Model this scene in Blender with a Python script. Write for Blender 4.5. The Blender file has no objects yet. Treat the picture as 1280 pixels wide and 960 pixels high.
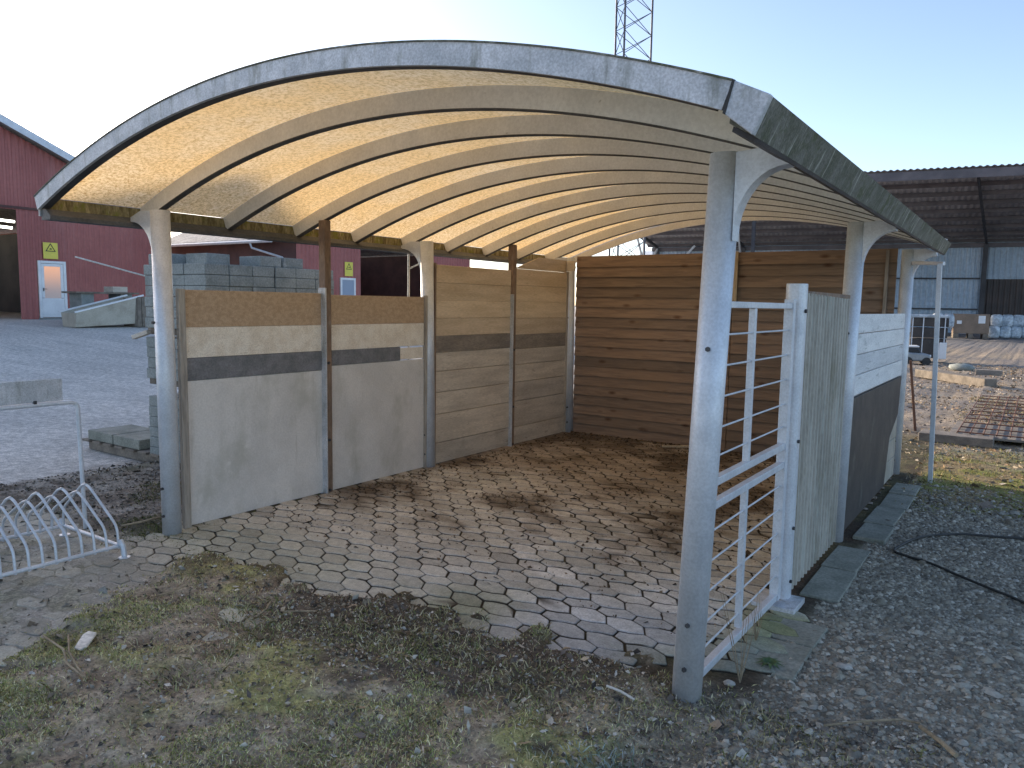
import bpy, math, random
import numpy as np
from mathutils import Vector, Matrix
random.seed(7)
RNG = np.random.default_rng(11)
S = bpy.context.scene
COL = S.collection
PI = math.pi

# ------------------------------------------------------------------ camera, light, exposure
cd = bpy.data.cameras.new('camera'); cam = bpy.data.objects.new('camera', cd); COL.objects.link(cam)
CX, CY, CZ, YAW, PIT, ROL, FPX = 4.896, -2.934, 1.614, -0.603, -0.105, 0.016, 951.06
Fv = Vector((math.sin(YAW)*math.cos(PIT), math.cos(YAW)*math.cos(PIT), math.sin(PIT)))
Rv = Vector((math.cos(YAW), -math.sin(YAW), 0)); Uv = Rv.cross(Fv)
R2 = Rv*math.cos(ROL)+Uv*math.sin(ROL); U2 = -Rv*math.sin(ROL)+Uv*math.cos(ROL)
mw = Matrix.Identity(4)
for i in range(3):
    mw[i][0] = R2[i]; mw[i][1] = U2[i]; mw[i][2] = -Fv[i]
mw[0][3], mw[1][3], mw[2][3] = CX, CY, CZ
cam.matrix_world = mw
cd.sensor_fit = 'HORIZONTAL'; cd.sensor_width = 36; cd.lens = FPX/1280*36
cd.clip_start = 0.05; cd.clip_end = 2000
S.camera = cam

SUN_AZ = math.radians(-81.5)      # yaw from +y, negative = towards -x
SUN_EL = math.radians(16.3)
w = bpy.data.worlds.new("World"); S.world = w; w.use_nodes = True
nt = w.node_tree
bg = nt.nodes['Background']; sky = nt.nodes.new('ShaderNodeTexSky')
sky.sky_type = 'NISHITA'; sky.sun_disc = False
sky.sun_elevation = SUN_EL; sky.sun_rotation = SUN_AZ % (2*PI)
sky.air_density = 0.65; sky.dust_density = 1.0; sky.ozone_density = 1.4
wb = nt.nodes.new('ShaderNodeMix'); wb.data_type = 'RGBA'; wb.blend_type = 'MULTIPLY'; wb.inputs[0].default_value = 1
wb.inputs[7].default_value = (1.0, .92, .84, 1)      # camera white balance
nt.links.new(sky.outputs[0], wb.inputs[6]); nt.links.new(wb.outputs[2], bg.inputs[0]); bg.inputs[1].default_value = 0.15
sl = bpy.data.lights.new('sun', 'SUN'); sl.energy = 2.7; sl.angle = math.radians(0.5); sl.color = (1.0, .84, .62)
so = bpy.data.objects.new('sun', sl); COL.objects.link(so)
sd = Vector((math.sin(SUN_AZ)*math.cos(SUN_EL), math.cos(SUN_AZ)*math.cos(SUN_EL), math.sin(SUN_EL)))
so.rotation_euler = sd.to_track_quat('Z', 'Y').to_euler(); so.location = (0, 0, 30)
S.view_settings.view_transform = 'Standard'; S.view_settings.look = 'None'
S.view_settings.exposure = 1.5; S.view_settings.gamma = 1.0

# ------------------------------------------------------------------ helpers
def tag(o, label=None, cat=None, group=None, kind=None):
    if label: o['label'] = label
    if cat: o['category'] = cat
    if group: o['group'] = group
    if kind: o['kind'] = kind
    return o
def empty(name, loc, label=None, cat=None, group=None, rz=0):
    o = bpy.data.objects.new(name, None); COL.objects.link(o); o.location = loc; o.rotation_euler = (0, 0, rz)
    o.empty_display_size = .1
    return tag(o, label, cat, group)
def copy_tree(o, parent=None):
    c = o.copy(); COL.objects.link(c)
    if parent is not None: c.parent = parent
    for ch in list(o.children): copy_tree(ch, c)
    return c

class MB:
    """collects geometry in local coordinates, links it as one mesh"""
    def __init__(s): s.v = []; s.f = []; s.sm = []
    def add(s, vs, fs, smooth=False):
        b = len(s.v); s.v += [tuple(p) for p in vs]
        for f in fs: s.f.append([i+b for i in f]); s.sm.append(smooth)
        return s
    def box(s, x0, y0, z0, x1, y1, z1, M=None):
        vs = [(x0,y0,z0),(x1,y0,z0),(x1,y1,z0),(x0,y1,z0),(x0,y0,z1),(x1,y0,z1),(x1,y1,z1),(x0,y1,z1)]
        if M is not None: vs = [tuple(M @ Vector(p)) for p in vs]
        return s.add(vs, [(3,2,1,0),(4,5,6,7),(0,1,5,4),(1,2,6,5),(2,3,7,6),(3,0,4,7)])
    def bar(s, a, b, wd, ht=None, up=(0,0,1)):
        a = Vector(a); b = Vector(b); ht = ht or wd; d = (b-a).normalized(); u = Vector(up)
        if abs(d.dot(u)) > .97: u = Vector((0,1,0))
        r = d.cross(u).normalized(); u = r.cross(d)
        vs = []
        for p in (a, b):
            for i, j in ((-1,-1),(1,-1),(1,1),(-1,1)): vs.append(p+r*i*wd/2+u*j*ht/2)
        return s.add(vs, [(0,1,2,3),(7,6,5,4),(0,4,5,1),(1,5,6,2),(2,6,7,3),(3,7,4,0)])
    def tube(s, pts, r, n=8, caps=True, smooth=True):
        pts = [Vector(p) for p in pts]; rings = []; prev = None
        for i, p in enumerate(pts):
            d = (pts[min(i+1, len(pts)-1)]-pts[max(i-1, 0)]).normalized()
            if prev is None:
                u = Vector((0,0,1)) if abs(d.z) < .9 else Vector((0,1,0))
                u = (u-d*u.dot(d)).normalized()
            else: u = (prev-d*prev.dot(d)).normalized()
            prev = u; q = d.cross(u); rr = r[i] if isinstance(r, (list, tuple)) else r
            rings.append([p+u*math.cos(2*PI*k/n)*rr+q*math.sin(2*PI*k/n)*rr for k in range(n)])
        vs = [p for g in rings for p in g]; fs = []
        for i in range(len(pts)-1):
            for k in range(n): fs.append((i*n+k, i*n+(k+1) % n, (i+1)*n+(k+1) % n, (i+1)*n+k))
        s.add(vs, fs, smooth)
        if caps:
            s.add(rings[0], [tuple(reversed(range(n)))]); s.add(rings[-1], [tuple(range(n))])
        return s
    def prism(s, poly, h0, h1, axis='z', M=None):
        def P(a, b, h):
            v = {'z': (a, b, h), 'y': (a, h, b), 'x': (h, a, b)}[axis]
            return tuple(M @ Vector(v)) if M is not None else v
        n = len(poly); vs = [P(a, b, h0) for a, b in poly]+[P(a, b, h1) for a, b in poly]
        fs = [tuple(reversed(range(n))), tuple(range(n, 2*n))]+[(i, (i+1) % n, n+(i+1) % n, n+i) for i in range(n)]
        return s.add(vs, fs)
    def blob(s, c, r, sc=(1,1,1), seg=12, rings=8, jit=0.0, smooth=True, pn=2):
        vs = [];
        for i in range(rings+1):
            th = PI*i/rings
            for k in range(seg):
                ph = 2*PI*k/seg; j = 1+random.uniform(-jit, jit)
                dx_, dy_, dz_ = math.sin(th)*math.cos(ph), math.sin(th)*math.sin(ph), math.cos(th)
                if pn != 2: l_ = (abs(dx_)**pn+abs(dy_)**pn+abs(dz_)**pn)**(1/pn); j /= l_
                vs.append((c[0]+r*sc[0]*j*dx_, c[1]+r*sc[1]*j*dy_, c[2]+r*sc[2]*j*dz_))
        fs = [(i*seg+k, (i+1)*seg+k, (i+1)*seg+(k+1) % seg, i*seg+(k+1) % seg) for i in range(rings) for k in range(seg)]
        return s.add(vs, fs, smooth)
    def build(s, name, mat, parent=None, bevel=0, loc=None, fix=True):
        me = bpy.data.meshes.new(name); me.from_pydata(s.v, [], s.f); me.update()
        me.polygons.foreach_set('use_smooth', s.sm)
        if fix:
            import bmesh
            bm = bmesh.new(); bm.from_mesh(me); bmesh.ops.recalc_face_normals(bm, faces=bm.faces); bm.to_mesh(me); bm.free()
        me.materials.append(mat)
        o = bpy.data.objects.new(name, me); COL.objects.link(o)
        if parent is not None: o.parent = parent
        if loc is not None: o.location = loc
        if bevel:
            m = o.modifiers.new('bevel', 'BEVEL'); m.width = bevel; m.segments = 2; m.limit_method = 'ANGLE'; m.angle_limit = math.radians(40)
        return o

# ------------------------------------------------------------------ materials
def C4(c): return (c[0], c[1], c[2], 1)
def newmat(name):
    m = bpy.data.materials.new(name); m.use_nodes = True
    n = m.node_tree; return m, n, n.nodes['Principled BSDF']
def coords(n, stretch=(1,1,1), space='pos'):
    if space == 'pos': g = n.nodes.new('ShaderNodeNewGeometry'); out = g.outputs['Position']
    else: g = n.nodes.new('ShaderNodeTexCoord'); out = g.outputs['Object']
    mp = n.nodes.new('ShaderNodeMapping'); mp.inputs['Scale'].default_value = stretch
    n.links.new(out, mp.inputs[0]); return mp.outputs[0]
def noise(n, vec, scale, det=5, rough=.6, dist=0):
    t = n.nodes.new('ShaderNodeTexNoise'); t.inputs['Scale'].default_value = scale; t.inputs['Detail'].default_value = det
    t.inputs['Roughness'].default_value = rough; t.inputs['Distortion'].default_value = dist
    n.links.new(vec, t.inputs['Vector']); return t.outputs['Fac']
def ramp(n, fac, a, b):
    r = n.nodes.new('ShaderNodeMapRange'); r.inputs['From Min'].default_value = a; r.inputs['From Max'].default_value = b
    r.interpolation_type = 'SMOOTHSTEP'; n.links.new(fac, r.inputs['Value']); return r.outputs['Result']
def mix(n, fac, a, b):
    m = n.nodes.new('ShaderNodeMix'); m.data_type = 'RGBA'
    if isinstance(fac, (int, float)): m.inputs[0].default_value = fac
    else: n.links.new(fac, m.inputs[0])
    for s, v in ((m.inputs[6], a), (m.inputs[7], b)):
        if isinstance(v, tuple): s.default_value = C4(v)
        else: n.links.new(v, s)
    return m.outputs[2]
def bump(n, bs, fac, strength, dist=.01):
    b = n.nodes.new('ShaderNodeBump'); b.inputs['Strength'].default_value = strength; b.inputs['Distance'].default_value = dist
    n.links.new(fac, b.inputs['Height']); n.links.new(b.outputs[0], bs.inputs['Normal'])
def mat(name, c1, c2, scale=6, rough=.7, metal=0, bs=.25, stretch=(1,1,1), lo=.35, hi=.65, stains=(), fine=(60, .25), space='pos', rvar=.1, bd=.01):
    """two-tone base; stains = [(colour, scale, lo, hi, stretch, amount)], fine = (scale, strength)"""
    m, n, b = newmat(name); v = coords(n, stretch, space)
    f = noise(n, v, scale); c = mix(n, ramp(n, f, lo, hi), c1, c2)
    f2 = noise(n, v, fine[0], 3)
    r2 = ramp(n, f2, .25, .75)
    dk = tuple(x*(1-fine[1]) for x in (1,1,1)); lt = tuple(1+fine[1]*.6 for x in (1,1,1))
    mm = n.nodes.new('ShaderNodeMix'); mm.data_type = 'RGBA'; mm.blend_type = 'MULTIPLY'; mm.inputs[0].default_value = 1
    n.links.new(c, mm.inputs[6]); n.links.new(mix(n, r2, dk, lt), mm.inputs[7]); c = mm.outputs[2]
    for (sc, ss, sl_, sh, st, amt) in stains:
        vv = coords(n, st, space); q = ramp(n, noise(n, vv, ss, 6, .65), sl_, sh)
        k = n.nodes.new('ShaderNodeMath'); k.operation = 'MULTIPLY'; k.inputs[1].default_value = amt; n.links.new(q, k.inputs[0])
        c = mix(n, k.outputs[0], c, sc)
    if 'plank' in name:
        oi = n.nodes.new('ShaderNodeObjectInfo'); q = n.nodes.new('ShaderNodeMix'); q.data_type = 'RGBA'; q.blend_type = 'MULTIPLY'; q.inputs[0].default_value = 1
        n.links.new(c, q.inputs[6]); n.links.new(mix(n, oi.outputs['Random'], (.84,.84,.85), (1.1,1.08,1.05)), q.inputs[7]); c = q.outputs[2]
    n.links.new(c, b.inputs['Base Color']); b.inputs['Metallic'].default_value = metal
    rr = n.nodes.new('ShaderNodeMapRange'); rr.inputs['To Min'].default_value = max(.05, rough-rvar); rr.inputs['To Max'].default_value = min(1, rough+rvar)
    n.links.new(f, rr.inputs['Value']); n.links.new(rr.outputs[0], b.inputs['Roughness'])
    if bs: bump(n, b, f2, bs, bd)
    return m
MAT = {}
MAT['galv'] = mat('galvanised_steel', (.63,.66,.71), (.54,.57,.62), 7, .45, .25, .06, stains=[((.36,.38,.40), 5, .58, .78, (1,1,.35), .45), ((.62,.64,.66), 22, .62, .72, (1,1,.35), .4)], fine=(90,.12))
MAT['galv_dirty'] = mat('weathered_galvanised_steel', (.60,.61,.64), (.44,.46,.49), 5, .6, .2, .1, stains=[((.17,.18,.15), 16, .50, .74, (1,1,.22), .7), ((.13,.14,.08), 40, .60, .76, (1,1,.6), .6), ((.6,.6,.58), 6, .62, .75, (1,1,.3), .4)], fine=(120,.25))
MAT['galv_moss'] = mat('mossy_gutter_steel', (.17,.17,.145), (.10,.105,.075), 7, .75, .1, .25, stains=[((.42,.42,.37), 22, .55, .68, (.25,1,.15), .8), ((.055,.07,.02), 9, .52, .68, (1,.8,1), .85)], fine=(80,.35))
MAT['moss_strip'] = mat('mossy_eave_lining', (.36,.31,.17), (.16,.13,.06), 18, .9, 0, .4, stretch=(1,1,.3), stains=[((.20,.21,.04), 7, .5, .62, (1,1,1), .85), ((.55,.50,.36), 30, .6, .7, (1,1,.3), .6)], fine=(90,.4))
MAT['rib'] = mat('painted_rib_steel', (.76,.76,.76), (.68,.68,.68), 4, .5, .1, .05, stains=[((.2,.18,.15), 25, .66, .76, (1,1,1), .5)], fine=(60,.1))
MAT['darkpaint'] = mat('dull_grey_channel', (.11,.11,.108), (.08,.08,.08), 6, .7, .1, .1)
MAT['darkmetal'] = mat('dark_metal', (.07,.07,.075), (.045,.045,.05), 5, .6, .2, .1)
MAT['rustpost'] = mat('rusty_brown_steel', (.25,.17,.12), (.17,.12,.09), 10, .75, .1, .2, stretch=(1,1,.3), stains=[((.33,.30,.27), 6, .56, .68, (1,1,.5), .5)])
MAT['postwood'] = mat('grey_brown_batten', (.40,.36,.31), (.29,.255,.22), 14, .85, 0, .3, stretch=(1,1,.12))
MAT['osb'] = mat('osb_board', (.50,.36,.24), (.40,.28,.18), 26, .75, 0, .3, stretch=(.8,1,1.6), stains=[((.50,.38,.26), 40, .58, .66, (1,1.8,1), .7), ((.20,.12,.06), 46, .64, .72, (1,1.5,1), .7)], fine=(140,.25))
MAT['chip'] = mat('chipboard_strip', (.80,.74,.65), (.70,.62,.52), 9, .8, 0, .25, stains=[((.42,.34,.25), 34, .62, .70, (1,.35,2), .7)], fine=(110,.2))
MAT['darkstrip'] = mat('dark_grey_strip', (.20,.20,.215), (.145,.15,.16), 9, .75, 0, .25, stains=[((.24,.24,.24), 20, .6, .72, (1,.3,1.5), .5)], fine=(90,.25))
MAT['board'] = mat('formwork_board', (.66,.63,.60), (.57,.545,.52), 2.2, .7, 0, .08, stains=[((.40,.39,.34), 2.8, .50, .72, (1,1,.6), .65), ((.36,.33,.28), 9, .60, .72, (1,1,.12), .45), ((.76,.73,.70), 7, .6, .72, (1,1,.6), .45), ((.25,.22,.18), 50, .70, .76, (1,1,1), .5)], fine=(70,.1))
MAT['plank_warm'] = mat('plywood_plank', (.62,.50,.37), (.52,.41,.29), 6, .75, 0, .15, stretch=(1,.25,2), stains=[((.28,.20,.13), 14, .60, .74, (1,.3,1.6), .5)], fine=(80,.16))
MAT['plank_pale'] = mat('pale_weathered_plank', (.64,.57,.48), (.50,.44,.37), 6, .8, 0, .2, stretch=(1,.25,2), stains=[((.22,.17,.13), 16, .60, .72, (1,.4,1.6), .6), ((.25,.22,.17), 3, .55, .75, (1,1,1), .4)], fine=(80,.2))
MAT['plank_dark'] = mat('dark_stained_plank', (.27,.235,.20), (.19,.165,.145), 8, .8, 0, .2, stretch=(1,.3,1.5), fine=(70,.25))
MAT['white_plank'] = mat('white_weathered_plank', (.78,.79,.80), (.68,.69,.70), 7, .7, 0, .2, stretch=(1,.25,2), stains=[((.38,.40,.40), 15, .56, .68, (1,.25,1.8), .7)], fine=(80,.18))
MAT['black_board'] = mat('black_brown_board', (.055,.045,.042), (.035,.03,.03), 3, .6, 0, .1, stains=[((.20,.20,.17), 6, .56, .75, (1,1,.6), .5)])
MAT['profile'] = mat('algae_profile_sheet', (.42,.39,.34), (.30,.28,.24), 4, .6, 0, .1, stretch=(1,1,.3), stains=[((.20,.18,.12), 2.6, .50, .70, (1,1,.8), .6), ((.50,.51,.47), 26, .54, .66, (1,1.8,.08), .6)], fine=(90,.15))
MAT['ply'] = mat('plain_plywood', (.50,.40,.28), (.43,.34,.23), 6, .7, 0, .1, stretch=(2,1,.4))
MAT['red'] = mat('red_corrugated_steel', (.38,.125,.11), (.32,.10,.09), .5, .55, .05, .03, stains=[((.42,.22,.21), .9, .5, .8, (1,1,.3), .4)], fine=(8,.12))
MAT['reddark'] = mat('dark_red_brick', (.14,.065,.055), (.10,.05,.045), 2, .8, 0, .1)
MAT['roof_grey'] = mat('grey_roof_tile', (.36,.36,.38), (.24,.24,.26), 3, .8, 0, .3, fine=(14,.4))
MAT['white'] = mat('white_paint', (.78,.79,.80), (.70,.71,.73), 3, .45, 0, .02, fine=(30,.05))
MAT['shed_blue'] = mat('blue_grey_cladding', (.42,.50,.60), (.35,.43,.52), .4, .6, .1, .02, stains=[((.36,.40,.43), .6, .5, .75, (1,1,.3), .4)], fine=(5,.15))
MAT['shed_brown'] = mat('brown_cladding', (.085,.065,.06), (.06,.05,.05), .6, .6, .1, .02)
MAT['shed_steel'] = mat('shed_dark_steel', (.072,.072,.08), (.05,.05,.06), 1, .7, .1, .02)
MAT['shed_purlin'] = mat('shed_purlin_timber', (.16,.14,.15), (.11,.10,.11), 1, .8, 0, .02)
MAT['shed_roof'] = mat('fibre_cement_roof', (.40,.39,.41), (.31,.30,.32), 1, .8, 0, .1)
MAT['conc'] = mat('grey_concrete', (.30,.32,.305), (.22,.24,.23), 4, .85, 0, .3, stains=[((.42,.43,.42), 5, .58, .74, (1,1,1), .5), ((.13,.14,.12), 8, .60, .75, (1,1,1), .5)], fine=(60,.25))
MAT['conc_green'] = mat('algae_concrete_slab', (.29,.29,.245), (.20,.205,.17), 5, .9, 0, .35, stains=[((.24,.25,.20), 7, .55, .7, (1,1,1), .6)], fine=(60,.3))
MAT['palletwood'] = mat('weathered_pallet_wood', (.24,.20,.16), (.15,.125,.10), 6, .85, 0, .3)
MAT['cream'] = mat('cream_plastic', (.50,.46,.38), (.42,.38,.31), 2, .6, 0, .05, stains=[((.30,.26,.20), 2, .55, .7, (1,1,1), .5)])
MAT['card'] = mat('brown_cardboard', (.26,.19,.14), (.21,.155,.115), 2, .85, 0, .05)
MAT['wrap'] = mat('plastic_wrap', (.62,.68,.74), (.32,.38,.44), 2.4, .35, 0, .4, fine=(9,.35), bd=.05)
MAT['rubber'] = mat('black_rubber', (.03,.03,.03), (.02,.02,.02), 10, .6)
MAT['rust'] = mat('rusty_bar', (.17,.075,.05), (.10,.05,.04), 12, .85, 0, .2)
MAT['rustwood'] = mat('rust_brown_timber', (.20,.10,.06), (.14,.07,.045), 8, .85, 0, .2)
MAT['silver'] = mat('silver_paint', (.33,.35,.38), (.26,.28,.30), 4, .35, .3, .0)
MAT['yellow'] = mat('yellow_sign', (.78,.66,.10), (.70,.60,.10), 3, .5, 0, 0, fine=(20,.05))
MAT['black'] = mat('black_print', (.02,.02,.02), (.02,.02,.02), 3, .6, 0, 0)
MAT['mast'] = mat('mast_steel', (.13,.13,.15), (.09,.09,.11), 3, .6, .3, 0)
MAT['stone'] = mat('pale_stone', (.45,.43,.40), (.33,.31,.28), 14, .85, 0, .3)
MAT['twig'] = mat('dry_twig', (.34,.27,.18), (.22,.17,.11), 14, .85, 0, .2)
MAT['rope'] = mat('pale_rope', (.62,.60,.55), (.5,.48,.44), 14, .85, 0, .2)
# varnished board fence with knots
def woodmat():
    m, n, b = newmat('brown_fence_board')
    v = coords(n, (.6, 1, 7)); f = noise(n, v, 5, 6, .6, .6)
    c = mix(n, ramp(n, f, .3, .7), (.20,.14,.105), (.31,.22,.16))
    v2 = coords(n, (1,1,1)); big = noise(n, v2, 1.3, 3); c = mix(n, ramp(n, big, .5, .75), c, (.26,.18,.125))
    vk = coords(n, (3.2, 1, 8)); vo = n.nodes.new('ShaderNodeTexVoronoi'); vo.inputs['Scale'].default_value = 1.0; n.links.new(vk, vo.inputs['Vector'])
    k = n.nodes.new('ShaderNodeMapRange'); k.inputs['From Min'].default_value = .22; k.inputs['From Max'].default_value = .06
    n.links.new(vo.outputs['Distance'], k.inputs['Value']); c = mix(n, k.outputs[0], c, (.11,.055,.03))
    oi = n.nodes.new('ShaderNodeObjectInfo'); q = n.nodes.new('ShaderNodeMix'); q.data_type = 'RGBA'; q.blend_type = 'MULTIPLY'; q.inputs[0].default_value = 1
    n.links.new(c, q.inputs[6]); n.links.new(mix(n, oi.outputs['Random'], (.70,.72,.74), (1.18,1.12,1.06)), q.inputs[7]); c = q.outputs[2]
    n.links.new(c, b.inputs['Base Color']); b.inputs['Roughness'].default_value = .68
    bump(n, b, f, .25, .004); return m
MAT['fence'] = woodmat()
# translucent fibreglass roof sheet, speckled with algae
def sheetmat():
    m = bpy.data.materials.new('translucent_roof_sheet'); m.use_nodes = True; n = m.node_tree; n.nodes.clear()
    out = n.nodes.new('ShaderNodeOutputMaterial')
    d = n.nodes.new('ShaderNodeBsdfDiffuse'); t = n.nodes.new('ShaderNodeBsdfTranslucent'); ms = n.nodes.new('ShaderNodeMixShader')
    v = coords(n, (1,1,1)); f1 = noise(n, v, 42, 6, .8); f2 = noise(n, v, 2.0, 4); f3 = noise(n, v, 150, 3, .8)
    c = mix(n, ramp(n, f2, .35, .7), (.80,.57,.29), (.78,.62,.40))
    c = mix(n, ramp(n, f1, .44, .64), c, (.50,.34,.16))
    c = mix(n, ramp(n, f3, .60, .74), c, (.42,.29,.14))
    sp = n.nodes.new('ShaderNodeSeparateXYZ'); n.links.new(v, sp.inputs[0]); f4 = noise(n, v, 55, 5, .8)
    e_ = ramp(n, sp.outputs['X'], 1.6, -.4); k1 = n.nodes.new('ShaderNodeMath'); k1.operation = 'MULTIPLY'; n.links.new(e_, k1.inputs[0]); n.links.new(ramp(n, f4, .48, .64), k1.inputs[1])
    c = mix(n, k1.outputs[0], c, (.40,.24,.09))
    n.links.new(c, d.inputs[0]); n.links.new(c, t.inputs[0]); ms.inputs[0].default_value = .62
    n.links.new(d.outputs[0], ms.inputs[1]); n.links.new(t.outputs[0], ms.inputs[2]); n.links.new(ms.outputs[0], out.inputs[0])
    return m
MAT['sheet'] = sheetmat()
def attrmat(name, rough=.95, fine=(90,.35), bs=.5, tint=True, bd=.01, spec=.2):
    m, n, b = newmat(name); a = n.nodes.new('ShaderNodeAttribute'); a.attribute_name = 'Col'
    v = coords(n); f = noise(n, v, fine[0], 6, .75); f2 = noise(n, v, fine[0]*.22, 4, .6)
    mm = n.nodes.new('ShaderNodeMix'); mm.data_type = 'RGBA'; mm.blend_type = 'MULTIPLY'; mm.inputs[0].default_value = 1
    k = fine[1]
    n.links.new(a.outputs['Color'], mm.inputs[6]); n.links.new(mix(n, ramp(n, f, .3, .7), (1-k,)*3, (1+k,)*3), mm.inputs[7])
    m2 = n.nodes.new('ShaderNodeMix'); m2.data_type = 'RGBA'; m2.blend_type = 'MULTIPLY'; m2.inputs[0].default_value = 1
    n.links.new(mm.outputs[2], m2.inputs[6]); n.links.new(mix(n, ramp(n, f2, .3, .7), (1-k*.6,)*3, (1+k*.5,)*3), m2.inputs[7])
    n.links.new(m2.outputs[2], b.inputs['Base Color']); b.inputs['Roughness'].default_value = rough
    b.inputs['Specular IOR Level'].default_value = spec
    if bs: bump(n, b, f, bs, bd)
    return m
MAT['ground'] = attrmat('ground_soil', fine=(60,.42), bs=.7, bd=.015)
MAT['paver'] = attrmat('paver_concrete', rough=.8, fine=(95,.26), bs=.35, bd=.004, spec=.35)
MAT['litter'] = attrmat('litter_bits', fine=(60,.2), bs=0)
def emis(name, c, s):
    m, n, b = newmat(name); b.inputs['Base Color'].default_value = C4(c); b.inputs['Emission Color'].default_value = C4(c); b.inputs['Emission Strength'].default_value = s
    return m
def glassmat(name, c, rough=.1):
    m, n, b = newmat(name); b.inputs['Base Color'].default_value = C4(c); b.inputs['Roughness'].default_value = rough; return m
MAT['tube'] = emis('lit_tube', (1,.97,.85), 3.0)
MAT['darkglass'] = glassmat('dark_glass', (.03,.04,.05))
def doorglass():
    m, n, b = newmat('painted_glow_door_pane'); v = coords(n); s = n.nodes.new('ShaderNodeSeparateXYZ'); n.links.new(v, s.inputs[0])
    f = ramp(n, s.outputs['Z'], 1.6, 2.9); c = mix(n, f, (.22,.20,.22), (.95,.45,.22))  # orange glow painted into the pane's upper part, shown by weak emission
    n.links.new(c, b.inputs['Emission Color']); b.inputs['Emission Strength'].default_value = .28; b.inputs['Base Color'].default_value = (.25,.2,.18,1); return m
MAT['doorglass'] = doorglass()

# ------------------------------------------------------------------ numpy noise and terrain
_H = RNG.random((256,256))
def vnoise(x, y, sc, seed=0):
    x = np.asarray(x)*sc+seed*17.3; y = np.asarray(y)*sc+seed*9.1
    xi = np.floor(x).astype(int); yi = np.floor(y).astype(int); fx = x-xi; fy = y-yi
    fx = fx*fx*(3-2*fx); fy = fy*fy*(3-2*fy)
    g = lambda a, b: _H[a % 256, b % 256]
    return (g(xi,yi)*(1-fx)+g(xi+1,yi)*fx)*(1-fy)+(g(xi,yi+1)*(1-fx)+g(xi+1,yi+1)*fx)*fy
def fbm(x, y, sc, o=4, seed=0):
    t = 0; a = .5; s = 0
    for i in range(o):
        t = t+a*vnoise(x, y, sc*2**i, seed+i*3); s += a; a *= .55
    return t/s
def sst(v, a, b):
    t = np.clip((v-a)/(b-a), 0, 1); return t*t*(3-2*t)
def masks(x, y):
    n1 = fbm(x, y, 1.6, 4, 1)-.5; n2 = fbm(x, y, 6, 3, 5)-.5
    nn = n1*.5+n2*.22
    yb = np.interp(x, [-3,.07,.5,1.03,1.89,2.68,3.68,4.6], [-.05,-.10,-.12,-.15,-.05,.02,.16,.2])
    xb = .72-.55*(y+.45)                      # left edge of the grassy strip
    n6 = fbm(x, y, 11, 3, 77)-.5
    front = sst(yb-y+nn*.7+n6*.30, -.05, .12)*sst(x-xb+nn*1.1+n6*.4, -.12, .18)       # soil / grass in front of the paving
    left = (x < xb) & (y < .3)
    right = sst(x+nn*.15, 3.97, 4.05)
    right = np.maximum(right, sst(x, 3.6, 3.95)*sst(-y+.25, 0, .2))
    asph = sst(-x+nn*.9, 2.1, 2.6)
    dirtL = sst(-x+nn*.4, .0, .3)*(1-asph)*sst(y-(-.32)+nn*.7, -.1, .15)
    return front, right, asph, dirtL, n1, n2
def inside(x, y): return (x > -.02) & (x < 3.95) & (y > -.1) & (y < 5.6)
def height(x, y):
    x = np.asarray(x, float); y = np.asarray(y, float)
    fr, rt, asph, dl, n1, n2 = masks(x, y)
    base = -.013+.006*n2
    leftp = sst(-y-.25+.4*n1, 0, .3)*(1-sst(x, .9, 1.5))
    base = base+leftp*(.010+.012*n1+.006*n2)
    h = base*(1-fr)+fr*(.024+.06*n1+.05*n2)
    h = h*(1-rt)+rt*(-.02+.03*n1+.012*n2-.03*sst(x, 4, 5.5)*0)
    h = h*(1-dl)+dl*(.012+.09*n1+.05*n2)
    h = h*(1-asph)+asph*(-.02+.012*n1)
    h = h+.8*sst(-x, 7, 24)
    far = sst(y, 6, 12)*sst(x, -2, 2)
    h = h*(1-far)+far*(-.02+.12*n1+.05*n2)
    h = np.where((x > .0) & (x < 3.8) & (y > .25) & (y < 5.6), -.013+.004*n2, h)
    return h
yb_ = lambda x: np.interp(x, [-3,.07,.5,1.03,1.89,2.68,3.68,4.6], [-.05,-.10,-.12,-.15,-.05,.02,.16,.2])
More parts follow.
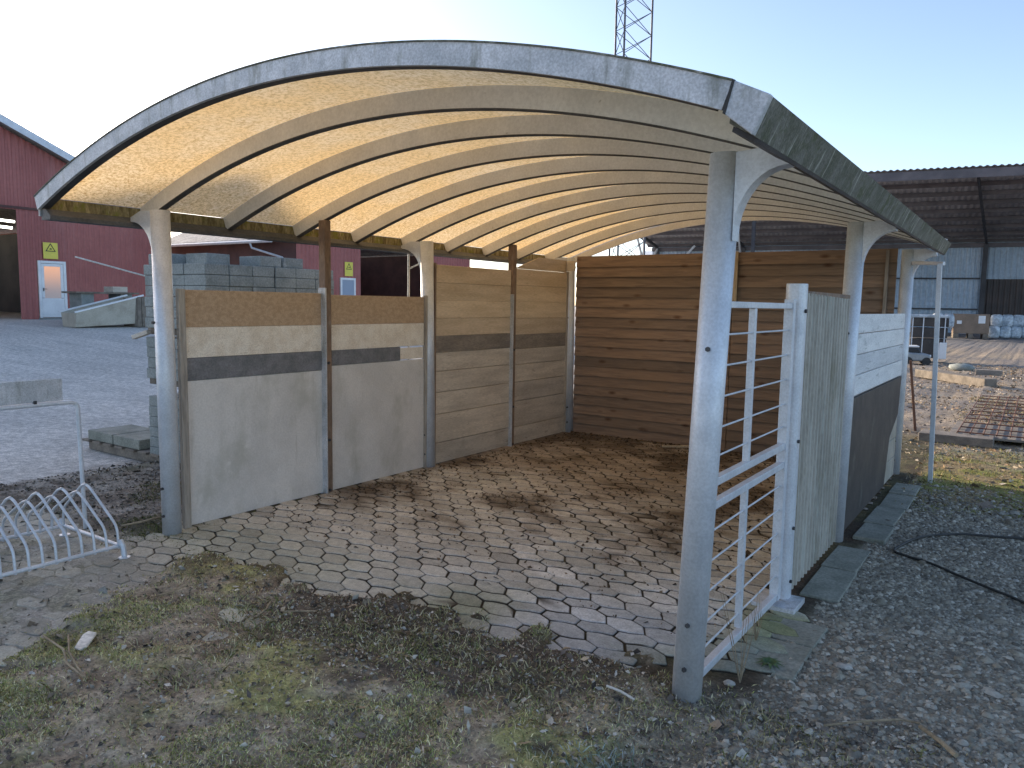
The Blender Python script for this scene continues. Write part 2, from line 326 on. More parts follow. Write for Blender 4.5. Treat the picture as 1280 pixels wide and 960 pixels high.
def gcolor(x, y):
    x = np.asarray(x, float); y = np.asarray(y, float)
    fr, rt, asph, dl, n1, n2 = masks(x, y)
    n3 = fbm(x, y, 14, 3, 9)-.5; n4 = fbm(x, y, .7, 3, 21)-.5; n5 = fbm(x, y, 3.1, 3, 33)-.5
    c = lambda a: np.array(a)[None, :]
    L = lambda a, b, t: a*(1-t[:, None])+b*t[:, None]
    soil = L(c((.27,.215,.155)), c((.42,.355,.27)), sst(n2, -.2, .2))
    joint = L(c((.075,.058,.042)), c((.10,.09,.05)), sst(n1, -.1, .2))
    pavdirt = L(c((.38,.36,.32)), c((.28,.27,.21)), sst(n5, -.1, .15))
    lp = sst(-y-.2+.4*n1, 0, .3)*(1-sst(x, .9, 1.5))
    out = L(joint+0*x[:, None], pavdirt, lp)
    gr = L(soil, c((.36,.34,.15)), sst(n5+n1*.7, -.08, .16))
    gr = L(gr, c((.13,.105,.085)), sst(n4*1.2+n5*.8+n3*.3, .02, .16)*.9)
    gr = L(gr, c((.12,.095,.075)), sst(.42-(yb_(x)-y)+n1*.9, 0, .3)*sst(n5+n2*.5, -.12, .1)*.75)
    out = L(out, gr, fr)
    grav = L(c((.235,.21,.165)), c((.34,.31,.25)), sst(n3+n1, -.2, .2))
    grass2 = L(c((.26,.20,.11)), c((.20,.20,.06)), sst(n5, -.1, .1))
    gg = L(grav, grass2, sst(y+n1*1.6, 3.4, 4.6)*(1-sst(y+n1*2, 6.2, 8.5)))
    gg = L(gg, L(c((.30,.23,.17)), c((.20,.18,.17)), sst(n5, -.12, .12)), sst(y+n1*2, 6.5, 9))
    out = L(out, gg, rt)
    dd = L(c((.33,.30,.26)), c((.17,.145,.12)), sst(n5+n3*.5, -.12, .12)); dd = L(dd, c((.10,.105,.06)), sst(n1, .05, .2)*.6)
    out = L(out, dd, dl)
    a = L(c((.62,.58,.53)), c((.53,.50,.46)), sst(n4+n5*.4, -.15, .15)); a = L(a, c((.58,.54,.49)), sst(n5, .1, .3)*.5)
    out = L(out, a, asph)
    farr = sst(y, 7, 10)*sst(x+y*.1, -1, 1)
    fc = L(c((.24,.21,.19)), c((.33,.27,.21)), sst(n4+n5*.6, -.1, .15))
    out = L(out, fc, farr)
    shedyard = sst(y, 36, 38)*sst(x+y*.3, -6, 0); out = L(out, c((.22,.21,.21)), shedyard)
    return np.clip(out*(1+.3*n3[:, None]), .01, 1)

def grid_axis(lo, hi, step, far, g=1.16):
    a = list(np.arange(lo, hi, step)); s = step; v = a[-1]; up = []
    while v < far: s *= g; v += s; up.append(v)
    s = step; v = a[0]; dn = []
    while v > -far: s *= g; v -= s; dn.append(v)
    return np.array(dn[::-1]+a+up)
def setcol(me, cols):
    at = me.color_attributes.new('Col', 'FLOAT_COLOR', 'POINT')
    c = np.ones((len(me.vertices), 4), np.float32); c[:, :3] = cols; at.data.foreach_set('color', c.ravel())
xs = grid_axis(-3.4, 6.2, .028, 700, 1.1); ys = grid_axis(-3.0, 8.0, .03, 700, 1.1)
X, Y = np.meshgrid(xs, ys, indexing='xy'); nx, ny = len(xs), len(ys)
xf, yf = X.ravel(), Y.ravel(); zf = height(xf, yf)
me = bpy.data.meshes.new('ground'); me.vertices.add(nx*ny)
me.vertices.foreach_set('co', np.stack([xf, yf, zf], 1).astype(np.float32).ravel())
ii = np.arange((nx-1)*(ny-1)); r_, c_ = ii//(nx-1), ii % (nx-1); q = r_*nx+c_
quads = np.stack([q, q+1, q+1+nx, q+nx], 1).astype(np.int32)
me.loops.add(quads.size); me.loops.foreach_set('vertex_index', quads.ravel())
me.polygons.add(len(quads)); me.polygons.foreach_set('loop_start', np.arange(0, quads.size, 4, dtype=np.int32))
me.update(calc_edges=True); me.validate()
me.polygons.foreach_set('use_smooth', np.ones(len(quads), bool))
setcol(me, gcolor(xf, yf)); me.materials.append(MAT['ground'])
o = bpy.data.objects.new('ground', me); COL.objects.link(o); tag(o, kind='structure')

# ------------------------------------------------------------------ interlocking paving
def paving():
    V = []; Fc = []; Cc = []
    A = [(-.130,.042),(-.062,.070),(.002,.080),(.085,.040),(.130,-.042),(.062,-.070),(-.002,-.080),(-.085,-.040)]
    B = [(.002,.080),(.085,.041),(.153,.070),(.217,.080),(.213,.145),(.130,.184),(.062,.155),(-.002,.145)]
    def ccut(P, t):
        out = []
        for i in range(len(P)):
            p, q_ = np.array(P[i]), np.array(P[(i+1) % len(P)]); l = np.linalg.norm(q_-p); k_ = min(t/l, .3)
            out += [p+(q_-p)*k_, q_-(q_-p)*k_]
        out = np.array(out); ar = np.sum(out[:, 0]*np.roll(out[:, 1], -1)-np.roll(out[:, 0], -1)*out[:, 1])
        return out if ar > 0 else out[::-1]
    A, B = ccut(A, .007), ccut(B, .007)
    sx, sy = .215, .225
    for j in range(-9, 25):
        for i in range(-9, 19):
            for k, P in enumerate((A, B)):
                c = P.mean(0); ox, oy = i*sx+.06+j*-.004, j*sy+.075-i*.004
                cx, cy = c[0]+ox, c[1]+oy
                if cx < -1.3 or cx > 3.93 or cy > 5.42 or cy < -1.9: continue
                if cx < -.05 and cy > -.3: continue
                if cy < -.35 and cx > 1.9: continue
                if cx > 3.76 and cy > 1.2: continue
                if cx > 3.5 and cy < .3: continue
                if abs(cx) < .05 and cy > -.1 and cy < .1: continue
                # rounded outline
                pts = P+[ox, oy]; cc = np.array([cx, cy])
                nn_ = len(pts); e = np.roll(pts, -1, 0)-pts; e /= np.linalg.norm(e, axis=1)[:, None]
                no = np.stack([-e[:, 1], e[:, 0]], 1); bi = no+np.roll(no, 1, 0); bi /= np.maximum((bi*no).sum(1), .5)[:, None]
                def inset(d): return pts+bi*d
                g = random.uniform(.0020, .0038)+.0014*(cy > 1.0)
                tz = random.gauss(0, .0014); tx, ty = random.gauss(0, .010), random.gauss(0, .010)
                sink = 0
                b = len(V)
                for (d, z) in ((g, -.03), (g, -.008), (g+.003, -.0026), (g+.009, 0)):
                    for p in inset(d): V.append((p[0], p[1], z+tz+sink+(p[0]-cx)*tx+(p[1]-cy)*ty))
                n = nn_
                for r in range(3):
                    for m_ in range(n): Fc.append((b+r*n+m_, b+r*n+(m_+1) % n, b+(r+1)*n+(m_+1) % n, b+(r+1)*n+m_))
                Fc.append(tuple(b+3*n+m_ for m_ in range(n)))
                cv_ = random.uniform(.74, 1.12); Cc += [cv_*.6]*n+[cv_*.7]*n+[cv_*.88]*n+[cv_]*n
    V = np.array(V); V[:, :] = V
    # orientation: make top faces up
    me = bpy.data.meshes.new('paved_floor'); me.from_pydata([tuple(v) for v in V], [], [tuple(f) for f in Fc]); me.update()
    x, y = V[:, 0], V[:, 1]
    n1 = fbm(x, y, .9, 4, 40)-.5; n2 = fbm(x, y, 4, 4, 44)-.5; n3 = fbm(x, y, 2.0, 3, 47)-.5
    L = lambda a, b, t: a*(1-t[:, None])+b*t[:, None]; c = lambda a: np.array(a)[None, :]
    col = L(c((.58,.55,.50))+0*x[:, None], c((.45,.42,.375)), sst(n1, -.15, .15))
    # pale efflorescence swath through the middle
    d = np.abs((x-2.55)*.75+(y-1.35)*.65); sw = sst(.75-d+n3*.9, 0, .5)*sst(y, .2, .8)*(1-sst(y, 2.6, 3.6))
    col = L(col, c((.72,.69,.66)), sw*sst(n2, -.14, .08)*.95)
    # greenish at the front left, brown wet soil towards the back wall
    gl = sst(.9-y+n1, 0, .9)*sst(2.4-x, 0, 1.2); col = L(col, c((.36,.36,.25)), gl*.62)
    gr_ = sst(.75-y+n1*.8, 0, .5)*sst(x-1.9+n3, .2, .6)*sst(.55-np.abs(x-2.3), 0, .3); col = L(col, c((.17,.19,.08)), gr_*.6)
    gr2 = sst(x+n3, 3.45, 3.75)*sst(1.3-y, 0, .3); col = L(col, c((.17,.20,.05)), gr2*.8)
    col = L(col, c((.40,.42,.46)), sst(x-2.6, 0, .4)*sst(.9-y, 0, .4)*.45)
    col = L(col, c((.24,.165,.11)), sst(y+n3*2.2+n2*.8, 1.5, 3.6)*.62)
    col = L(col, c((.20,.15,.10)), sst(n2+n3*.8, .02, .2)*sst(y, .9, 1.5)*.55)
    soilp = sst(n3*1.3+n2*.5+sst(y, 3.9, 5.3)*.30+sst(.75-x, 0, .8)*sst(y, 1.2, 1.9)*.30, .13, .26)*sst(y, .9, 1.6)
    col = L(col, c((.085,.058,.038)), soilp*.68)
    lf = sst(-y-.05+n1*.3, 0, .25)*(1-sst(x, 1, 1.5)); col = L(col, c((.31,.30,.26)), lf*.8)
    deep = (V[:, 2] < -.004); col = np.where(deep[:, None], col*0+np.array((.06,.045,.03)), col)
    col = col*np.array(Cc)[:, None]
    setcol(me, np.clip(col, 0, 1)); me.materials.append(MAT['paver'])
    o = bpy.data.objects.new('paved_floor', me); COL.objects.link(o); tag(o, kind='structure')
paving()

# soil drifts lying over the paving (uncountable)
def scatter_tris(name, label, P, size, cols, kind='stuff', mode='flake', cat=None, up=.0):
    """P: (n,3) points; flakes, blades or pebbles in one mesh with per-item colour"""
    n = len(P)
    if mode == 'blade':
        a = RNG.uniform(0, 2*PI, n); w_ = size[:, None]*.05+.0009
        d = np.stack([np.cos(a), np.sin(a), 0*a], 1); ld = RNG.uniform(0, 2*PI, n); lean = RNG.uniform(.2, 1.5, n)[:, None]*size[:, None]
        l = np.stack([np.cos(ld), np.sin(ld), 0*a], 1)*lean
        z = np.array([[0,0,1]])*size[:, None]
        v = np.stack([P-d*w_, P+d*w_, P+l*.4+z*.55+d*w_*.7, P+l+z*.75, P+l*.4+z*.55-d*w_*.7], 1)
        faces = np.array([0,1,2,3,4]); nv = 5; nl = 5; F1 = [faces]
    elif mode == 'flake':
        t = RNG.normal(0, 1, (n,3)); t[:, 2] *= .5; t /= np.linalg.norm(t, axis=1)[:, None]
        b = RNG.normal(0, 1, (n,3)); b[:, 2] *= .5; b -= (b*t).sum(1)[:, None]*t; b /= np.linalg.norm(b, axis=1)[:, None]
        s = size[:, None]; r = RNG.uniform(.3, .8, (n,1)); cz = np.array([[0,0,1]])*s*RNG.uniform(-.1, .3, (n,1))
        v = np.stack([P-t*s, P-b*s*r+cz, P+t*s, P+b*s*r+cz], 1); nv = 4; F1 = [np.array([0,1,2,3])]
    else:
        base = np.array([(1,0,0),(0,1,0),(-1,0,0),(0,-1,0),(.1,.1,.8),(0,0,-.6),(.75,.7,.35),(-.7,-.75,.3)])
        base = np.array([(1,0,.1),(.3,.9,0),(-.7,.7,.1),(-1,-.2,0),(-.3,-.95,.1),(.7,-.7,0),(.45,.3,.62),(-.4,.25,.66),(-.05,-.5,.6)])
        a = RNG.uniform(0, 2*PI, n); ca, sa = np.cos(a), np.sin(a)
        bb = base[None]*RNG.uniform(.7, 1.2, (n,9,1))*size[:, None, None]*np.stack([RNG.uniform(.7,1.3,n), RNG.uniform(.6,1.1,n), RNG.uniform(.5,1.0,n)], 1)[:, None, :]
        v = np.stack([bb[:, :, 0]*ca[:, None]-bb[:, :, 1]*sa[:, None], bb[:, :, 0]*sa[:, None]+bb[:, :, 1]*ca[:, None], bb[:, :, 2]], 2)+P[:, None, :]
        nv = 9; F1 = [np.array(f) for f in [(0,1,6),(1,2,7),(1,7,6),(2,3,7),(3,4,8),(3,8,7),(4,5,8),(5,0,6),(5,6,8),(6,7,8)]]
    verts = v.reshape(-1, 3)
    off = (np.arange(n)*nv)[:, None]
    loops = []; starts = []; k = 0
    for f in F1:
        L_ = (off+f[None]).astype(np.int32); loops.append(L_.ravel()); starts.append(k+np.arange(n)*len(f)); k += L_.size
    loops = np.concatenate(loops); starts = np.concatenate(starts).astype(np.int32)
    me = bpy.data.meshes.new(name); me.vertices.add(len(verts)); me.vertices.foreach_set('co', verts.astype(np.float32).ravel())
    me.loops.add(len(loops)); me.loops.foreach_set('vertex_index', loops)
    me.polygons.add(len(starts)); me.polygons.foreach_set('loop_start', starts)
    me.update(calc_edges=True)
    setcol(me, np.repeat(cols, nv, axis=0)); me.materials.append(MAT['litter'])
    o = bpy.data.objects.new(name, me); COL.objects.link(o); tag(o, label, cat, kind=kind); return o
def pick(n, pal, var=.25):
    pal = np.array(pal); c = pal[RNG.integers(0, len(pal), n)]; return np.clip(c*RNG.uniform(1-var, 1+var, (n,1)), 0, 1)
def pts(n, x0, x1, y0, y1, dens):
    x = RNG.uniform(x0, x1, n); y = RNG.uniform(y0, y1, n); keep = RNG.random(n) < dens(x, y)
    x, y = x[keep], y[keep]; return np.stack([x, y, height(x, y)], 1)
near = lambda x, y: 1.0
# grass in front
dg = lambda x, y: masks(x, y)[0]*(1-.85*masks(x, y)[1])*(.10+.9*sst(fbm(x, y, 2.2, 3, 61)-.5, -.06, .12))*(.35+.65*sst(fbm(x, y, .8, 3, 21)-.5, .12, -.02))
P = pts(300000, .5, 5.4, -3.0, .5, dg)
gn = fbm(P[:, 0], P[:, 1], 1.7, 3, 70)-.5
cols = 2.9*pick(len(P), [(.12,.135,.045),(.17,.17,.06),(.23,.21,.10),(.09,.10,.04),(.30,.265,.16),(.20,.175,.10),(.25,.23,.13)])
yel = sst(gn, .06, .2)[:, None]; cols = cols*(1-yel*.6)+np.array([[.36,.36,.11]])*yel*.6
scatter_tris('grass', 'short mossy grass in front of the paving', P, RNG.uniform(.006, .022, len(P)), cols, mode='blade', cat='grass')
# litter in front
dl_ = lambda x, y: np.clip(masks(x, y)[0]*(.4+.6*sst(fbm(x, y, .8, 3, 21)-.5, -.05, .15)), 0, 1)
P = pts(130000, .3, 5.6, -3.0, .6, dl_); P[:, 2] += .004
scatter_tris('leaf_litter', 'dry leaf litter and crumbs of soil in front of the paving', P, RNG.gamma(2.0, .0022, len(P))+.0018,
             pick(len(P), [(.36,.29,.21),(.26,.21,.15),(.46,.39,.29),(.14,.115,.09),(.20,.16,.12),(.58,.53,.46),(.32,.27,.20),(.11,.09,.075)]), mode='flake', cat='leaf litter')
P = pts(5200, .5, 4.6, -3.0, .4, lambda x, y: masks(x, y)[0]*(.25+.75*sst(fbm(x, y, 1.1, 3, 21)-.5, 0, .15))); P[:, 2] += .010
scatter_tris('dead_leaves', 'curled dead leaves lying on the mossy ground in front', P, RNG.gamma(4, .0026, len(P))+.004,
             pick(len(P), [(.40,.31,.21),(.28,.22,.16),(.16,.13,.11),(.46,.42,.36),(.11,.09,.08)]), mode='flake', cat='dead leaves')
P = pts(30000, .5, 4.8, -3.0, .2, lambda x, y: masks(x, y)[0]*sst(fbm(x, y, 3.4, 3, 131)-.5, .05, .13)); P[:, 2] += .002
scatter_tris('grass_tufts', 'longer straw and green grass tufts in the foreground', P, RNG.uniform(.015, .042, len(P)),
             1.4*pick(len(P), [(.17,.18,.07),(.26,.24,.12),(.42,.37,.24),(.32,.28,.17),(.20,.17,.09)]), mode='blade', cat='grass')
# dirt band beside the rack and on the left paving
dd_ = lambda x, y: np.clip(masks(x, y)[3]*.8+.10*((y < -.1) & (x < 1.3)), 0, 1)
P = pts(36000, -2.4, 1.4, -2.6, 3.2, dd_); P[:, 2] += .003
scatter_tris('soil_debris', 'dark soil crumbs and dead leaves beside the bike rack', P, RNG.gamma(2.0, .0045, len(P))+.002,
             pick(len(P), [(.20,.17,.13),(.11,.09,.07),(.07,.06,.05),(.28,.26,.23),(.15,.13,.10)]), mode='flake', cat='leaf litter')
P = pts(12000, -1.6, .6, -.5, 1.2, lambda x, y: sst(fbm(x, y, 3, 3, 90)-.5, .02, .15)*masks(x, y)[3])
scatter_tris('weeds', 'sparse weeds around the rack and post', P, RNG.uniform(.01, .03, len(P)), pick(len(P), [(.10,.13,.04),(.16,.17,.07),(.22,.20,.11)]), mode='blade', cat='weeds')
# grass tuft near the front left post and moss along the walls
def near_line(x, y):
    a = np.exp(-(((x+.02)/.16)**2+((y+.10)/.22)**2)); b = np.exp(-((x-.35)/.35)**2-((y+.12)/.13)**2)*.6
    c = np.exp(-((x-.08)/.05)**2)*((y > 0) & (y < 2.6))*.5; return np.clip(a+b+c, 0, 1)
P = pts(30000, -.5, 1.0, -.5, 2.7, near_line)
scatter_tris('moss', 'green grass tuft and moss at the foot of the front left post', P, RNG.uniform(.008, .028, len(P)), pick(len(P), [(.12,.16,.04),(.18,.20,.07),(.24,.23,.11),(.15,.14,.05)]), mode='blade', cat='moss')
# gravel on the right
dgv = lambda x, y: np.clip(masks(x, y)[1]*(1-.85*sst(y, 3.8, 5.0)), 0, 1)*sst(x, 3.98, 4.03)
P = pts(95000, 3.7, 6.3, -2.2, 5.2, dgv); dd2 = np.hypot(P[:, 0]-CX, P[:, 1]-CY)
scatter_tris('gravel', 'dark grey gravel beside the shelter', P, RNG.gamma(2.2, .0034, len(P))+.0022,
             pick(len(P), [(.30,.275,.22),(.21,.19,.155),(.36,.33,.27),(.165,.15,.125),(.42,.39,.33),(.26,.23,.18)]), mode='pebble', cat='gravel')
P = pts(60000, 3.7, 11, 4.0, 14.0, lambda x, y: sst(x, 3.9, 4.0)*sst(y, 3.4, 5)*(.25+.75*sst(fbm(x, y, 2.6, 3, 80)-.5, -.05, .1)))
gcl = pick(len(P), [(.34,.26,.15),(.28,.20,.12),(.20,.15,.09),(.24,.24,.07),(.30,.29,.10),(.40,.34,.25)])
scatter_tris('dry_grass', 'dry yellow grass and fallen leaves right of the shelter', P, RNG.uniform(.012, .05, len(P)), gcl, mode='blade', cat='grass')
P = pts(70000, 2.0, 12, 4.2, 24.0, lambda x, y: (sst(x, 3.9, 4.1)+(y > 6))*(.35+.65*sst(fbm(x, y, .9, 3, 95)-.5, -.1, .1)))
scatter_tris('fallen_leaves', 'pale tan fallen leaves and stones on the ground beyond', P, RNG.gamma(2.2, .0065, len(P))+.004,
             pick(len(P), [(.38,.29,.19),(.30,.21,.14),(.20,.16,.13),(.45,.40,.34),(.16,.13,.11)]), mode='flake', cat='leaves')
P = pts(42000, .1, 3.8, .5, 5.45, lambda x, y: np.clip(.10+.9*sst(y, 4.9, 5.35)+.5*np.exp(-(x-.15)**2/.03)*(y > 1.3)+.5*sst(fbm(x, y, 2.0, 3, 47)-.5, .08, .2)*(y > 1.6), 0, 1)); P[:, 2] = .002
scatter_tris('crumbs', 'brown soil crumbs and dead leaves swept over the paving', P, RNG.gamma(2, .0035, len(P))+.0015,
             pick(len(P), [(.10,.07,.045),(.15,.10,.065),(.07,.05,.035),(.20,.15,.10)]), mode='flake', cat='soil crumbs')
# ------------------------------------------------------------------ the shelter
W_, BACK, MID = 3.82, 5.46, 2.73
Y0, Y1 = -.6, 6.1
XC, XH = 1.90, 2.31
def zr(x): return 2.705-(x-XC)**2/11.8
def warp(p):      # the roof drifts very slightly inwards and up at the far right
    x, y, z = p; t = (y-Y0)/(Y1-Y0); k = max(0, x)/4.2
    return (x-.10*k*t, y, z+.06*k*t)
shelter = empty('shelter', (0,0,0), 'arched carport shelter with translucent ribbed roof on grey steel posts', 'shelter')
XA, XB = -.40, 4.16
NS = 64
xsr = [XA+(XB-XA)*i/NS for i in range(NS+1)]
# translucent sheets
sh = MB()
NY = 40
for i in range(NS+1):
    for j in range(NY+1):
        y = Y0+.02+(Y1-Y0-.04)*j/NY; x = xsr[i]; sh.v.append(warp((x, y, zr(x)-.012)))
for i in range(NS):
    for j in range(NY):
        a = i*(NY+1)+j; sh.f.append([a, a+1, a+NY+2, a+NY+1]); sh.sm.append(True)
sh.build('roof_sheet', MAT['sheet'], shelter, fix=False)
# ribs: curved bars, slightly deeper than wide
def arch(y0, y1, zt, zb, x0=XA, x1=XB, n=NS):
    m = MB(); xx = [x0+(x1-x0)*i/n for i in range(n+1)]
    for x in xx:
        sl_ = -(x-XC)*2/11.8; nn = math.sqrt(1+sl_*sl_)
        for (yy, d) in ((y0, zt), (y1, zt), (y1, zb), (y0, zb)):
            m.v.append(warp((x+sl_*d/nn*-1*-1*0+(-sl_*d/nn), yy, zr(x)+d/nn)))
    for i in range(n):
        for k in range(4):
            a = i*4+k; b = i*4+(k+1) % 4; m.f.append([a, b, b+4, a+4]); m.sm.append(False)
    m.f.append([0,1,2,3]); m.sm.append(False); m.f.append([n*4+3, n*4+2, n*4+1, n*4]); m.sm.append(False)
    return m
PITCH = (Y1-Y0)/10
for k in range(1, 10):
    y = Y0+PITCH*k+.02
    r = arch(y-.016, y+.016, -.014, -.117); r.build('rib', MAT['rib'], shelter)
    e = arch(y-.020, y+.030, -.1175, -.122); e.build('rib_flange', MAT['darkpaint'], shelter)
arch(Y0-.006, Y0+.012, -.008, -.094, XA-.02, 4.085).build('front_fascia', MAT['galv_dirty'], shelter)
arch(Y0+.0125, Y0+.06, -.082, -.094, XA, 4.05).build('fascia_lip', MAT['darkmetal'], shelter)
arch(Y0-.012, Y0+.05, -.0075, -.002, XA-.02, 4.085).build('roof_edge', MAT['galv_moss'], shelter)
arch(Y1-.012, Y1+.006, .012, -.105).build('rear_fascia', MAT['rib'], shelter)
# right gutter with chamfered front corner piece
def loft(sec0, sec1, n, m=None):
    m = m or MB(); k = len(sec0)
    for i in range(n+1):
        t = i/n
        for p, q_ in zip(sec0, sec1): m.v.append(warp(tuple(p[c]*(1-t)+q_[c]*t for c in range(3))))
    for i in range(n):
        for c in range(k): a = i*k+c; b = i*k+(c+1) % k; m.f.append([a, b, b+k, a+k]); m.sm.append(False)
    m.f.append(list(range(k))); m.sm.append(False); m.f.append([n*k+c for c in range(k)][::-1]); m.sm.append(False)
    return m
prof = [(4.08,2.292),(4.200,2.236),(4.150,2.128),(4.07,2.175)]
loft([(a, Y0+.02, z) for a, z in prof], [(a, Y1, z) for a, z in prof], 12).build('gutter', MAT['galv_moss'], shelter)
pf = [(4.088,2.294),(4.202,2.237),(4.152,2.126),(4.062,2.198)]
loft([(a, Y0-.012, z) for a, z in pf], [(a, Y0+.0195, z) for a, z in pf], 1).build('gutter_end', MAT['galv_dirty'], shelter, bevel=.004)
loft([(4.084, Y0-.014, 2.298), (4.092, Y0-.014, 2.294), (4.066, Y0-.014, 2.196), (4.058, Y0-.014, 2.20)], [(4.084, Y0+.0, 2.298), (4.092, Y0+.0, 2.294), (4.066, Y0+.0, 2.196), (4.058, Y0+.0, 2.20)], 1).build('seam', MAT['black'], shelter)
pu = [(4.070,2.174),(4.150,2.1275),(4.143,2.117),(4.066,2.158)]
loft([(a, Y0+.06, z) for a, z in pu], [(a, Y1-.05, z) for a, z in pu], 8).build('gutter_lip', MAT['darkmetal'], shelter)
# left eave: mossy lining strip and dark channel
pl_ = [(-.43,2.245),(-.43,2.125),(-.415,2.125),(-.415,2.245)]
loft([(a, Y0+.02, z) for a, z in pl_], [(a, Y1, z) for a, z in pl_], 8).build('left_gutter', MAT['galv_dirty'], shelter)
pl_ = [(-.4145,2.24),(-.4145,2.17),(-.395,2.17),(-.395,2.24)]
loft([(a, Y0+.025, z) for a, z in pl_], [(a, Y1-.01, z) for a, z in pl_], 8).build('mossy_lining', MAT['moss_strip'], shelter)
pl_ = [(-.4145,2.168),(-.4145,2.10),(-.30,2.10),(-.30,2.125),(-.36,2.168)]
loft([(a, Y0+.03, z) for a, z in pl_], [(a, Y1-.01, z) for a, z in pl_], 8).build('left_channel', MAT['darkpaint'], shelter)

# posts
def rr(w_, d_, r, n=5):
    out = []
    for (sx, sy, a0) in ((1,1,0),(-1,1,90),(-1,-1,180),(1,-1,270)):
        for k in range(n+1):
            a = math.radians(a0+90*k/n); out.append((sx*(w_/2-r)+r*math.cos(a), sy*(d_/2-r)+r*math.sin(a)))
    return out
def post(bx_, by_, tx_, ty_, side, ztop=2.2, rad=.118, z0=-.03):
    """leaning slightly between base and top"""
    p = empty_part = MB(); prof = rr(rad, rad, rad*.42)
    n = len(prof); m = MB()
    for (cx, cy, z) in ((bx_, by_, z0), (tx_, ty_, ztop)):
        for a, b in prof: m.v.append((cx+a, cy+b, z))
    for i in range(n): m.f.append([i, (i+1) % n, n+(i+1) % n, n+i]); m.sm.append(True)
    m.f.append(list(range(n))[::-1]); m.sm.append(False); m.f.append(list(range(n, 2*n))); m.sm.append(False)
    o = m.build('post', MAT['galv'], shelter)
    # bracket under the eave
    s = side; x0 = tx_+s*rad*.42; x1 = tx_+s*(.245 if s > 0 else .30); zt = ztop-.003
    poly = [(x0, zt)]
    poly += [(x0+s*(abs(x1-x0))*.5, zt+.008), (x1, zt-.03), (x1+s*.004, zt-.062)]
    for k in range(1, 9):
        a = PI/2*k/9; poly.append((x0+s*abs(x1-x0)*(1-math.sin(a)), zt-.062-.25*(1-math.cos(a))))
    poly.append((x0, zt-.33))
    b = MB(); b.prism(poly, ty_-.038, ty_+.038, 'y'); b.build('bracket', MAT['galv'], o, bevel=.006)
    for z in (.13, .32, 1.45):
        bt = MB(); lx = bx_+(tx_-bx_)*z/ztop; bt.tube([(lx+.006, by_-rad/2-.010, z), (lx+.006, by_-rad/2+.01, z)], .010, 6); bt.build('bolt', MAT['darkmetal'], o)
    return o
post(3.79, .00, 3.86, .0, 1)
post(3.81, 2.70, 3.83, 2.72, 1)
post(3.80, 5.42, 3.80, 5.44, 1)
post(.064, -.035, -.02, 0, -1)
post(.02, 2.72, -.03, 2.73, -1)
post(.05, 5.40, -.0, 5.44, -1, rad=.10)
# brown intermediate posts with a grey channel
for (y, rb) in ((1.425, .0), (4.165, -.01)):
    m = MB(); m.box(-.03+rb, y-.045, -.02, .045+rb, y+.02, 2.27); o = m.build('mullion', MAT['rustpost'], shelter, bevel=.004)
    m = MB(); m.box(-.02+rb, y-.062, -.02, .062+rb, y-.0455, 1.72); m.build('steel_channel', MAT['galv_dirty'], o, bevel=.003)
    for z in (.02, .45, 1.1): m = MB(); m.tube([(.045+rb, y-.02, z), (.062+rb, y-.02, z)], .012, 6); m.build('bolt', MAT['darkmetal'], o)

# ------------------------------------------------------------------ left wall infill
def bay(label, y0, y1, boards, cat='wall panel', group=None):
    t = empty('wall_panel', (0, y0, 0), label, cat, group)
    for (nm, za, zb, mt, x0, x1, ya, yb, lb) in boards:
        m = MB(); m.box(x0, ya-y0, za, x1, yb-y0, zb); o = m.build(nm, MAT[mt], t, bevel=.003)
        if lb: o['label'] = lb
    return t
bay('front bay of the left wall, large beige board under dark, pale and brown strips', .10, 1.375, [
    ('plywood_board', 0, 1.038, 'board', -.012, .012, .125, 1.375, 'large beige formwork board'),
    ('dark_strip', 1.04, 1.198, 'darkstrip', -.014, .016, .13, 1.372, 'dark grey strip'),
    ('chipboard_strip', 1.20, 1.413, 'chip', -.012, .011, .125, 1.375, 'pale chipboard strip'),
    ('osb_board', 1.415, 1.675, 'osb', -.010, .010, .12, 1.377, 'brown particle board')])
t2 = bay('second bay of the left wall, its dark grey strip broken short beside the post', 1.47, 2.66, [
    ('plywood_board', 0, 1.07, 'board', -.012, .012, 1.472, 2.645, 'large beige formwork board'),
    ('dark_strip', 1.072, 1.198, 'darkstrip', -.014, .016, 1.472, 2.31, 'dark grey strip ending short of the post'),
    ('broken_piece', 1.078, 1.186, 'chip', -.012, .008, 2.315, 2.64, 'splintered pale offcut'),
    ('chipboard_strip', 1.20, 1.413, 'chip', -.012, .011, 1.472, 2.645, 'pale chipboard strip'),
    ('osb_board', 1.415, 1.665, 'osb', -.010, .010, 1.472, 2.645, 'brown particle board')])
def plankbay(y0, y1, label, tops, lows, darkz, ztop):
    t = empty('wall_panel', (0, y0, 0), label, 'wall panel')
    z = darkz[1]+.0005
    m = MB(); m.box(-.022, .002, .01, -.013, y1-y0-.002, ztop-.02); m.build('sun_slit_stop', MAT['postwood'], t)  # unseen sheet added to stop sunlight slipping between the planks
    h = (ztop-z)/tops
    for k in range(tops):
        m = MB(); m.box(-.012, 0, z+k*h, .010+.003*(k % 2), y1-y0, z+(k+1)*h-.0005); m.build('upper_plank', MAT['plank_warm'], t, bevel=.004)
    m = MB(); m.box(-.012, 0, darkz[0], .014, y1-y0, darkz[1]); o = m.build('dark_plank', MAT['plank_dark'], t, bevel=.003)
    zz = lows
    for a, b in zip(zz[:-1], zz[1:]):
        m = MB(); m.box(-.012, 0, a+.005, .010+random.uniform(0, .006), y1-y0, b); m.build('lower_plank', MAT['plank_pale'], t, bevel=.004)
    return t
plankbay(2.805, 4.11, 'third bay of the left wall, tan and pale horizontal planks nearer the middle post', 4, [0,.21,.50,.72,.93,1.12], (1.122,1.285), 1.985)
